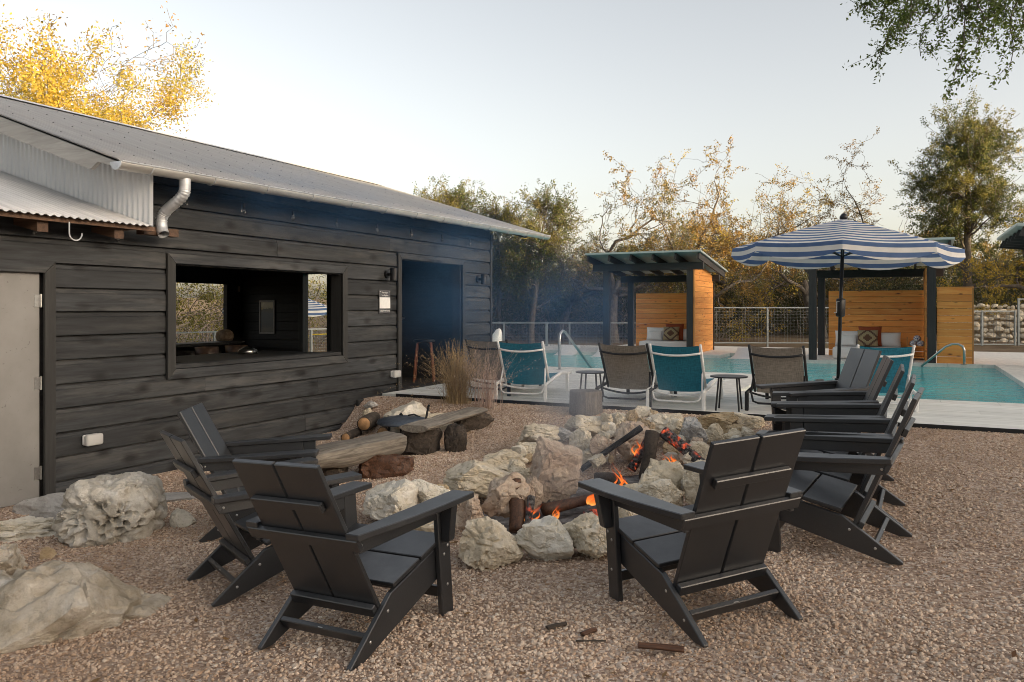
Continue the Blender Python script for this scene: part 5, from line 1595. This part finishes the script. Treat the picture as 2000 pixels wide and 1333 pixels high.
loose_rock('grey rounded rock between the honeycombed boulder and the wall', (-5.95, 4.02, .0), (.36, .22, .14), TH, 73, M['rock3'])
loose_rock('low bone-like white rock left of the honeycombed boulder', (-5.72, 3.55, .0), (.40, .18, .09), TH + .1, 74, M['rock1'], sub=5, rough=.3, pits=.5, freq=2.4)
loose_rock('ochre rock at the left picture edge below the white bone-like rock', (-4.93, 2.86, .03), (.27, .26, .16), TH, 75, M['slabrock'], sub=5, rough=.2)
loose_rock('small flat stone lying above the ochre slab', (-4.43, 3.02, .01), (.16, .09, .05), TH, 76, M['slabrock'])
loose_rock('tiny tan stone left of the honeycombed boulder foot', (-4.95, 3.27, .01), (.06, .05, .05), TH, 77, M['rock4'])
loose_rock('flat pale stone behind the honeycombed boulder on the right', (-5.55, 4.75, .0), (.33, .20, .045), TH, 78, M['rock3'])
loose_rock('small white stone at the right foot of the honeycombed boulder', (-4.72, 4.15, .05), (.10, .09, .10), TH, 79, M['rock1'])
loose_rock('cream stone by the wall behind the left chairs', (-5.35, 5.05, .02), (.16, .10, .07), TH, 80, M['rock0'])
# small things on the gravel
def chip(name, label, c, L, w, h, rz, seed, mat, cat):
    o = logpath([(0, -L / 2, 0), (0, 0, h * .2), (0, L / 2, 0)], w * .6, mat, name, seed, 7)
    o.scale = (1, 1, .55); o.location = c; o.rotation_euler = (0, 0, rz); prop(o, label, cat)
chip('wood_chip', 'red-brown splinter of firewood on the gravel in the foreground', (-.915, 3.26, .182), .19, .034, .02, TH - math.pi / 2 - .25, 5, M['redwood'], 'wood chip')
chip('bark_piece', 'dark curled bark piece lying left of the red splinter', (-1.42, 3.33, .158), .10, .026, .02, TH - math.pi / 2 + .5, 6, M['bark'], 'bark')
chip('bark_piece', 'small reddish bark flake in the foreground gravel', (-1.26, 3.32, .162), .08, .028, .02, TH - .9, 7, M['redwood'], 'bark')
chip('twig', 'thin black twig beside the reddish bark flake', (-1.22, 3.24, .160), .13, .010, .01, TH - math.pi / 2, 8, M['bark'], 'twig')
chip('twig', 'dark twig on the gravel right of the chair row', (1.0, 6.6, .355), .16, .03, .01, TH - math.pi / 2, 9, M['bark'], 'twig')
def leaves():
    rg = np.random.default_rng(77); n = 1000
    x = rg.uniform(-6.2, 3.2, n); y = rg.uniform(1.6, 8.7, n)
    near = rg.random(n) < .35
    q = np.array([(r[0], r[1]) for r in ROCKS]); pick = rg.integers(0, len(q), n)
    x = np.where(near, q[pick, 0] + rg.normal(0, .28, n), x); y = np.where(near, q[pick, 1] + rg.normal(0, .28, n), y)
    c = np.stack([x, y, gz(x, y) + .016], -1)
    a = rg.uniform(0, 6.28, n); L = rg.uniform(.012, .028, n); W = L * rg.uniform(.3, .55, n)
    u_ = np.stack([np.cos(a), np.sin(a), rg.uniform(-.35, .35, n)], -1) * L[:, None]; w_ = np.stack([-np.sin(a), np.cos(a), rg.uniform(-.35, .35, n)], -1) * W[:, None]
    v = np.stack([c - u_, c + w_, c + u_, c - w_], 1).reshape(-1, 3)
    o = np_mesh('fallen_leaves', v, np.arange(4 * n).reshape(-1, 4), M['litter'])
    prop(o, 'scattered brown fallen leaves on the gravel', 'leaves', kind='stuff')
leaves()
# dry grass clumps
def grass(label, x, y, h, n, spread, mat, seed):
    t = thing('dry_grass', label, 'grass clump', (x, y, float(gz(x, y)) - .02), 0, 'dry ornamental grass clumps at the deck edge')
    rg = np.random.default_rng(seed)
    az = rg.uniform(0, 6.283, n); lean = np.abs(rg.normal(.0, spread, n)) + .04; L = h * rg.uniform(.5, 1.12, n)
    br = np.stack([rg.normal(0, .07, n), rg.normal(0, .06, n)], -1)
    seg = 6; V = []; F = []
    for s_ in range(seg + 1):
        q = s_ / seg
        r = lean * L * (q ** 1.7) * 1.1
        zz = L * q * np.cos(lean * q * .9)
        wv = .0030 * (1 - q * .72)
        cx_ = br[:, 0] + np.cos(az) * r; cy_ = br[:, 1] + np.sin(az) * r
        px_, py_ = -np.sin(az), np.cos(az)
        V.append(np.stack([cx_ - px_ * wv, cy_ - py_ * wv, zz], -1)); V.append(np.stack([cx_ + px_ * wv, cy_ + py_ * wv, zz], -1))
    V = np.stack(V, 1)           # n, 2*(seg+1), 3
    base = np.arange(n)[:, None] * 2 * (seg + 1)
    for s_ in range(seg):
        F.append(base + np.array([[2 * s_, 2 * s_ + 1, 2 * s_ + 3, 2 * s_ + 2]]))
    np_mesh('blades', V.reshape(-1, 3), np.concatenate(F), mat, t)['kind'] = 'stuff'
    # feathery seed heads on the outer third
    m = n * 9
    k = rg.integers(0, n, m); q = rg.uniform(.62, 1.0, m)
    r = lean[k] * L[k] * q ** 1.7 * 1.1
    c = np.stack([br[k, 0] + np.cos(az[k]) * r, br[k, 1] + np.sin(az[k]) * r, L[k] * q * np.cos(lean[k] * q * .9)], -1)
    d1 = rg.normal(0, 1, (m, 3)); d1[:, 2] += 1.2; d1 /= np.linalg.norm(d1, axis=1)[:, None]
    d2 = np.cross(d1, rg.normal(0, 1, (m, 3))); d2 /= np.linalg.norm(d2, axis=1)[:, None]
    a = rg.uniform(.015, .04, m)[:, None]
    v = np.stack([c, c + d1 * a * .5 + d2 * .0022, c + d1 * a, c + d1 * a * .5 - d2 * .0022], 1).reshape(-1, 3)
    np_mesh('seed_heads', v, np.arange(4 * m).reshape(-1, 4), mat, t)['kind'] = 'stuff'
grass('golden dry grass clump at the deck edge before the dark doorway', -5.02, 8.62, .74, 520, .52, M['grass'], 1)
grass('thin pale pinkish dry grass clump right of the golden one', -4.52, 8.50, .74, 120, .38, M['grass2'], 2)
# ---------------------------------------------------------------- trees
def tubes_np(branches, sides):
    V = []; F = []; n0 = 0
    for pts, rad, dep in branches:
        n = sides[min(dep, len(sides) - 1)]
        P_ = np.array([tuple(p) for p in pts]); T = np.gradient(P_, axis=0)
        T /= np.linalg.norm(T, axis=1)[:, None] + 1e-9
        ref = np.array([.31, .52, .79]); A_ = np.cross(T, ref); A_ /= np.linalg.norm(A_, axis=1)[:, None] + 1e-9
        Bv = np.cross(T, A_)
        an = np.arange(n) * 2 * np.pi / n
        ring = P_[:, None, :] + (A_[:, None, :] * np.cos(an)[None, :, None] + Bv[:, None, :] * np.sin(an)[None, :, None]) * np.array(rad)[:, None, None]
        m = len(P_)
        V.append(ring.reshape(-1, 3))
        i = np.arange(m * n).reshape(m, n) + n0
        j = np.roll(i, -1, axis=1)
        F.append(np.stack([i[:-1], j[:-1], j[1:], i[1:]], -1).reshape(-1, 4))
        n0 += m * n
    return np.concatenate(V), np.concatenate(F)

def leaf_quads(rg, c, L, W, droop=0.0):
    n = len(c)
    d1 = rg.normal(0, 1, (n, 3)); d1[:, 2] -= droop; d1 /= np.linalg.norm(d1, axis=1)[:, None]
    d2 = np.cross(d1, rg.normal(0, 1, (n, 3))); d2 /= np.linalg.norm(d2, axis=1)[:, None] + 1e-9
    l = (L * rg.uniform(.6, 1.3, n))[:, None]; w = (W * rg.uniform(.7, 1.3, n))[:, None]
    v = np.stack([c - d1 * l, c + d2 * w, c + d1 * l, c - d2 * w], 1).reshape(-1, 3)
    return v, np.arange(4 * n).reshape(-1, 4)

OAK = dict(seg=[4, 9, 7, 5, 4], gn=[.12, .33, .38, .38, .38], up=[.0, .05, .05, .04, .02], L=[.26, .46, .24, .12, .065], n=[4, 7, 6, 4], ang=[(38, 68), (35, 75), (35, 75), (30, 75)], lo=[.75, .25, .2, .15], r=[.042, .66, .52, .46, .5], tip=.14)
JUN = dict(seg=[12, 7, 5, 4], gn=[.035, .16, .24, .3], up=[.02, .10, .05, .03], L=[.98, .30, .16, .085], n=[30, 8, 5], ang=[(50, 80), (30, 65), (25, 60)], lo=[.30, .35, .25], r=[.022, .40, .45, .5], tip=.1)
def skeleton(seed, H, par, conical=False, lean=(0, 0), spread=1.0):
    rg = random.Random(seed); out = []; tips = []
    maxd = len(par['seg']) - 1
    def rec(p, d, L, r, dep):
        n = par['seg'][dep]; st = L / n
        pts = [p.copy()]; rad = [r]; dirs = [d.copy()]
        for i in range(n):
            d = (d + Vector((rg.gauss(0, 1), rg.gauss(0, 1), rg.gauss(0, 1))) * par['gn'][dep] + Vector((0, 0, par['up'][dep]))).normalized()
            p = p + d * st
            pts.append(p.copy()); rad.append(max(r * (1 - (i + 1) / n * (1 - par['tip'] * (2.2 if dep == 0 and not conical else 1))), .006)); dirs.append(d.copy())
        out.append((pts, rad, dep))
        if dep == maxd:
            tips.append(pts); return
        k = par['n'][dep]
        for c in range(k):
            t = par['lo'][dep] + (1 - par['lo'][dep]) * ((c + rg.random()) / k)
            if dep and c == k - 1: t = 1.0
            i = min(int(t * n), n); base = pts[i]; dd = dirs[i]
            a = math.radians(rg.uniform(*par['ang'][dep]))
            if dep and c == k - 1: a *= .3
            az = rg.uniform(0, 2 * math.pi) if dep else (2 * math.pi * c / k * (2.4 if conical else 1) + rg.uniform(-.5, .5))
            o1 = dd.orthogonal().normalized(); o2 = dd.cross(o1)
            nd = (dd * math.cos(a) + (o1 * math.cos(az) + o2 * math.sin(az)) * math.sin(a)).normalized()
            LL = H * par['L'][dep + 1] * rg.uniform(.65, 1.2) * (spread if dep == 0 else 1)
            if conical and dep == 0: LL *= (1.15 - t) ** .75 * 1.15
            if dep and not conical: LL *= .6 + .6 * (1 - t) if t < 1 else 1
            rec(base, nd, LL, max(rad[i] * par['r'][dep + 1] * rg.uniform(.8, 1.15), .007), dep + 1)
    rec(Vector((0, 0, 0)), Vector((lean[0], lean[1], 1)).normalized(), H * par['L'][0], H * par['r'][0], 0)
    return out, tips

def tree(name, label, loc, H, par, leaf, per_tip, seed, conical=False, lean=(0, 0), spread=1.0, leafsize=(.04, .018), jitter=.06, bare=0.0, bark='oakbark', group='trees beyond the fence', fit=True):
    t = thing(name, label, 'tree', loc, 0, group)
    br, tips = skeleton(seed, H, par, conical, lean, spread)
    top = max(p[2] for b in br for p in b[0]); k = H / top if fit else 1.0
    br = [([p * k for p in pts], rad, d_) for pts, rad, d_ in br]
    v, f = tubes_np(br, (9, 7, 5, 4, 3))
    np_mesh('trunk', v, f, M[bark], t, smooth=True)
    rg = np.random.default_rng(seed)
    T = np.array([[tuple(p * k) for p in pts[1:]] for pts in tips])
    keep = rg.random(len(T)) >= bare
    T = T[keep]
    m = len(T) * per_tip
    i = rg.integers(0, len(T), m); j = rg.integers(0, T.shape[1], m)
    c = T[i, j] + rg.normal(0, jitter, (m, 3))
    v, f = leaf_quads(rg, c, leafsize[0], leafsize[1])
    o = np_mesh('crown', v, f, M[leaf], t)
    return t

def at_px(px, d):      # ground position at a heading and distance from the seating area
    l = (px - 1000) / 1555; S_, C_ = math.sin(TH), math.cos(TH)
    x, y = (-S_ + l * C_) * d, (C_ + l * S_) * d
    return (x, y, float(gz(x, y)) - .05)
tree('oak_tree', 'golden yellow oak rising behind the left end of the metal roof', (-17.5, 10.35, .1), 8.1, OAK, 'leaf_gold', 270, 12, spread=.60, leafsize=(.040, .019), jitter=.17, group='trees behind the building')
tree('oak_tree', 'russet leaved oak cut by the upper left picture edge', (-20.6, 10.2, .2), 9.6, OAK, 'leaf_rust', 22, 5, leafsize=(.05, .022), jitter=.10, group='trees behind the building')
JG = 'junipers beyond the building'
tree('juniper_tree', 'small pointed juniper top showing over the roof, leftmost of four', at_px(838, 31), 6.4, JUN, 'leaf_juniper', 30, 21, True, bare=.28, leafsize=(.045, .013), jitter=.05, bark='bark_z', group=JG, spread=.55)
tree('juniper_tree', 'broad juniper crown second from left over the roof', at_px(902, 29), 6.1, JUN, 'leaf_juniper', 34, 22, True, bare=.28, leafsize=(.045, .013), jitter=.06, bark='bark_z', group=JG, spread=.95)
tree('juniper_tree', 'juniper third from left over the roof slope end', at_px(972, 30), 5.7, JUN, 'leaf_juniper', 26, 23, True, bare=.28, leafsize=(.045, .013), jitter=.05, bark='bark_z', group=JG, spread=.75)
tree('juniper_tree', 'juniper just right of the gutter end', at_px(1038, 28), 5.7, JUN, 'leaf_juniper', 28, 24, True, bare=.28, leafsize=(.045, .013), jitter=.055, bark='bark_z', group=JG, spread=.9)
tree('oak_tree', 'gnarled half bare oak above the left side of the left cabana', at_px(1195, 28), 6.7, OAK, 'leaf_oak', 30, 31, lean=(-.1, 0), leafsize=(.040, .018), jitter=.055, bare=.38)
tree('oak_tree', 'golden leaved oak behind the left cabana roof', at_px(1318, 29), 7.7, OAK, 'leaf_rust', 40, 32, lean=(.12, .0), leafsize=(.042, .019), jitter=.055, bare=.32)
tree('oak_tree', 'tan leaved oak between the left cabana and the umbrella', at_px(1440, 33), 7.4, OAK, 'leaf_gold', 30, 33, leafsize=(.042, .019), jitter=.065, bare=.32)
tree('oak_tree', 'nearly bare spreading oak above the striped umbrella', at_px(1600, 30), 8.2, OAK, 'leaf_rust', 34, 34, spread=1.1, leafsize=(.038, .017), jitter=.055, bare=.38)
tree('oak_tree', 'small tan oak low between the bare oak and the tall juniper', at_px(1712, 34), 6.0, OAK, 'leaf_rust', 32, 36, leafsize=(.042, .019), jitter=.05, bare=.55)
tree('juniper_tree', 'tall juniper with straight bare trunk right of the umbrella', at_px(1888, 29), 9.3, JUN, 'leaf_juniper', 90, 41, True, leafsize=(.046, .014), jitter=.06, bark='bark_z', spread=.85, bare=.30)
tree('oak_tree', 'golden oak at the right picture edge', at_px(2030, 28), 7.4, OAK, 'leaf_gold', 30, 38, leafsize=(.042, .019), jitter=.05, bare=.45)
tree('oak_tree', 'leaning grey oak behind the mesh fence beside the building corner', at_px(1085, 30), 5.0, OAK, 'leaf_oak', 7, 39, lean=(.3, 0), leafsize=(.04, .018), jitter=.06, bare=.5)

# ---- overhanging oak at upper right: a near tree whose trunk stands outside the picture
def overhang():
    t = thing('oak_tree', 'green leafy oak branches hanging in at the upper right corner', 'tree', (4.9, 5.9, float(gz(4.9, 5.9)) - .05))
    base = Vector(t.location)
    rg = random.Random(9); out = []; tips = []
    def pt(px, py, d):
        l = (px - 1000) / 1555; S_, C_ = math.sin(TH), math.cos(TH)
        return Vector(((-S_ + l * C_) * d, (C_ + l * S_) * d, 1.6 - (py - 602) / 1555 * d))
    def curve(a, b_, r0, r1, wob, n, dep):
        pts = []; rad = []
        off = Vector((rg.uniform(-9, 9),) * 3)
        for i in range(n + 1):
            q = i / n; p = a.lerp(b_, q) + Vector((noise.noise(off + Vector((q * 3, 0, 0))), noise.noise(off + Vector((0, q * 3, 0))), noise.noise(off + Vector((0, 0, q * 3))))) * wob * math.sin(q * math.pi)
            pts.append(p); rad.append(r0 + (r1 - r0) * q)
        out.append((pts, rad, dep)); return pts
    crown = Vector((4.6, 5.9, 3.4))
    curve(base, crown, .17, .12, .15, 8, 0)
    hub = pt(2080, -200, 6.6)
    curve(crown, hub, .11, .05, .3, 8, 1)
    starts = [(1830, -70), (1900, -80), (1985, -70), (1760, -50)]
    lim = curve(hub, pt(1700, -40, 6.4), .045, .012, .25, 12, 1)
    spec = [((1800, -45), (1712, 118), 6.4, 26), ((1760, -42), (1690, 15), 6.3, 22), ((1790, -45), (1768, 60), 6.2, 22), ((1845, -60), (1798, 110), 6.5, 7), ((1850, -60), (1842, 75), 6.5, 8),
            ((1915, -80), (1862, 158), 6.3, 26), ((1925, -85), (1905, 100), 6.2, 24), ((1950, -90), (1940, 70), 6.4, 20), ((2000, -100), (1975, 120), 6.0, 26), ((2020, -110), (1995, 60), 6.2, 26), ((1890, -70), (1880, 20), 6.3, 18), ((1830, -55), (1808, 20), 6.3, 16), ((2000, -100), (1960, 15), 6.5, 24), ((1740, -45), (1722, 40), 6.4, 20)]
    for (a, b_, d_, dens) in spec:
        A = pt(*a, d_); Bv = pt(*b_, d_ + rg.uniform(-.3, .3))
        m = curve(A, Bv, .009, .003, .10, 10, 2)
        for k in range(dens):
            i = rg.randint(3, 10)
            e = m[i] + Vector((rg.gauss(0, .10), rg.gauss(0, .10), rg.gauss(-.05, .08)))
            tw = curve(m[i], e, .003, .0015, .02, 4, 3); tips.append(tw)
    br = [([p - base for p in pts], rad, dep) for pts, rad, dep in out]
    v, f = tubes_np(br, (10, 8, 5, 3)); np_mesh('trunk', v, f, M['bark_z'], t, smooth=True)
    r2 = np.random.default_rng(4)
    T = np.array([[tuple(p - base) for p in pts[1:]] for pts in tips]); m = len(T) * 26
    i = r2.integers(0, len(T), m); j = r2.integers(0, T.shape[1], m)
    c = T[i, j] + r2.normal(0, .022, (m, 3))
    v, f = leaf_quads(r2, c, .017, .0075)
    np_mesh('crown', v, f, M['leaf_green'], t)
overhang()

# ---- thicket behind the fence and beyond the building: one tangled mass
def thicket(name, label, spots, leaf, seed, per=120, clumps=14, size=(.05, .022), twigs=16):
    rg = np.random.default_rng(seed); rr_ = random.Random(seed)
    C_ = []; br = []
    for (x, y, z_, r, h) in spots:
        for c in range(clumps):
            a = rg.uniform(0, 6.28); q = math.sqrt(rg.uniform(0, 1)) * r; zz = z_ + h * rg.uniform(.02, 1) ** .8
            q *= .55 + .6 * math.sin(min(1, (zz - z_) / h + .25) * math.pi * .8)
            s_ = rg.uniform(.12, .30)
            C_.append(np.array([x + math.cos(a) * q, y + math.sin(a) * q, zz]) + rg.normal(0, 1, (int(per * rg.uniform(.4, 1.5)), 3)) * np.array([s_ * 1.3, s_ * 1.3, s_ * .8]))
        for c in range(twigs):
            p = Vector((x + rr_.gauss(0, r * .4), y + rr_.gauss(0, r * .4), z_)); d_ = Vector((rr_.gauss(0, .6), rr_.gauss(0, .6), 1)).normalized()
            pts = [p]; L = h * rr_.uniform(.4, 1.15)
            for i in range(7):
                d_ = (d_ + Vector((rr_.gauss(0, .3), rr_.gauss(0, .3), rr_.gauss(0, .25)))).normalized(); p = p + d_ * L / 7; pts.append(p)
            r0 = rr_.uniform(.008, .030)
            br.append((pts, [r0 * (1 - i / 9) for i in range(8)], 3))
    C_ = np.concatenate(C_)
    v, f = leaf_quads(rg, C_, *size)
    v2, f2 = tubes_np(br, (4, 4, 4, 4))
    nv = len(v)
    o = np_mesh(name, np.concatenate([v, v2]), np.concatenate([f, f2 + nv]), M[leaf])
    o.data.materials.append(M['twig'])
    o.data.polygons.foreach_set('material_index', np.concatenate([np.zeros(len(f), np.int32), np.ones(len(f2), np.int32)]))
    return prop(o, label, 'thicket', kind='stuff')
rt = random.Random(17)
sp = []
for k in range(62):
    px = 930 + k / 61 * 1150 + rt.uniform(-14, 14); d_ = rt.uniform(29.5, 33.5) + (2 if px > 1400 else 0)
    x, y, z_ = at_px(px, d_); sp.append((x, y, z_, rt.uniform(.8, 1.3), rt.uniform(1.5, 2.8)))
for k in range(46):
    px = 900 + k / 45 * 1250 + rt.uniform(-18, 18); x, y, z_ = at_px(px, rt.uniform(34, 40)); sp.append((x, y, z_, rt.uniform(1.1, 1.8), rt.uniform(2.6, 4.1)))
thicket('thicket', 'dark tangled juniper and brush thicket behind the pool fence', sp, 'leaf_thicket', 3, per=110, clumps=14)
sp = []
for k in range(26):
    sp.append((rt.uniform(-22, -17.5), 6 + k * .75 + rt.uniform(-.5, .5), .2, rt.uniform(.9, 1.5), rt.uniform(2.6, 4.6)))
thicket('thicket', 'yellow green foliage mass seen through the serving window', sp, 'leaf_window', 5, per=130, clumps=16)
sp = []
for k in range(60):
    px = 820 + k / 59 * 1400 + rt.uniform(-20, 20); x, y, z_ = at_px(px, rt.uniform(46, 60)); sp.append((x, y, z_, rt.uniform(2.0, 3.0), rt.uniform(3.5, 5.5)))
thicket('far_woodland', 'far belt of woodland closing the view behind the trees', sp, 'leaf_oak', 6, per=90, clumps=12, size=(.13, .06), twigs=6)

# ---------------------------------------------------------------- wood smoke drifting from the fire towards the building
def smoke(name, label, colour, density, blobs, box, scale=1.1, lo=.30):
    s = NT(name)
    s.t.nodes.remove(s.b)
    P = s.n('TexCoord').outputs['Object']
    tot = None
    for c, r, a in blobs:
        d = s.n('VectorMath', {0: s.n('VectorMath', {0: P, 1: c}, operation='SUBTRACT').outputs[0], 1: r}, operation='DIVIDE').outputs[0]
        l = s.n('VectorMath', {0: d}, operation='LENGTH').outputs['Value']
        b = s.n('MapRange', {0: l, 1: 0., 2: 1., 3: a, 4: 0.}, interpolation_type='SMOOTHSTEP').outputs[0]
        tot = b if tot is None else s.n('Math', {0: tot, 1: b}, operation='ADD').outputs[0]
    n = s.noise(P, scale, 3, .55, .6)
    n = s.n('MapRange', {0: n, 1: lo, 2: .70, 3: .10, 4: 1.0}).outputs[0]
    den = s.n('Math', {0: s.n('Math', {0: tot, 1: n}, operation='MULTIPLY').outputs[0], 1: density}, operation='MULTIPLY').outputs[0]
    pv = s.n('VolumePrincipled', {'Color': colour, 'Density': den, 'Anisotropy': .2})
    s.t.links.new(pv.outputs[0], s.out.inputs['Volume'])
    o = MB().box(*box).build('smoke', s.m)
    prop(o, label, 'smoke', kind='stuff')
smoke('blue_wood_smoke', 'thin blue wood smoke hanging under the eaves and in the doorway', (.20, .48, .95), .42,
      (((-6.1, 7.0, 2.75), (.9, 2.6, .55), 1.0), ((-6.1, 10.4, 2.55), (1.1, 2.6, .7), 1.0), ((-6.2, 10.3, 1.7), (1.2, 1.5, 1.3), 1.1), ((-5.2, 12.6, 1.5), (2.0, 2.6, 1.4), .5), ((-4.3, 8.5, .9), (1.0, 1.0, .8), .5)),
      (-7.35, -3.5, 4.6, 14.6, .45, 3.12))
smoke('grey_fire_smoke', 'thin grey smoke wisps rising from the fire pit', (.74, .80, .92), 1.5,
      (((-2.15, 5.35, .55), (.45, .55, .45), 1.0), ((-2.3, 5.8, .85), (.5, .6, .5), .8), ((-2.0, 6.6, .75), (.4, .4, .5), .7), ((-2.55, 6.3, 1.1), (.5, .6, .5), .5)),
      (-3.1, -1.5, 4.75, 7.1, .18, 1.6), 3.2, .42)
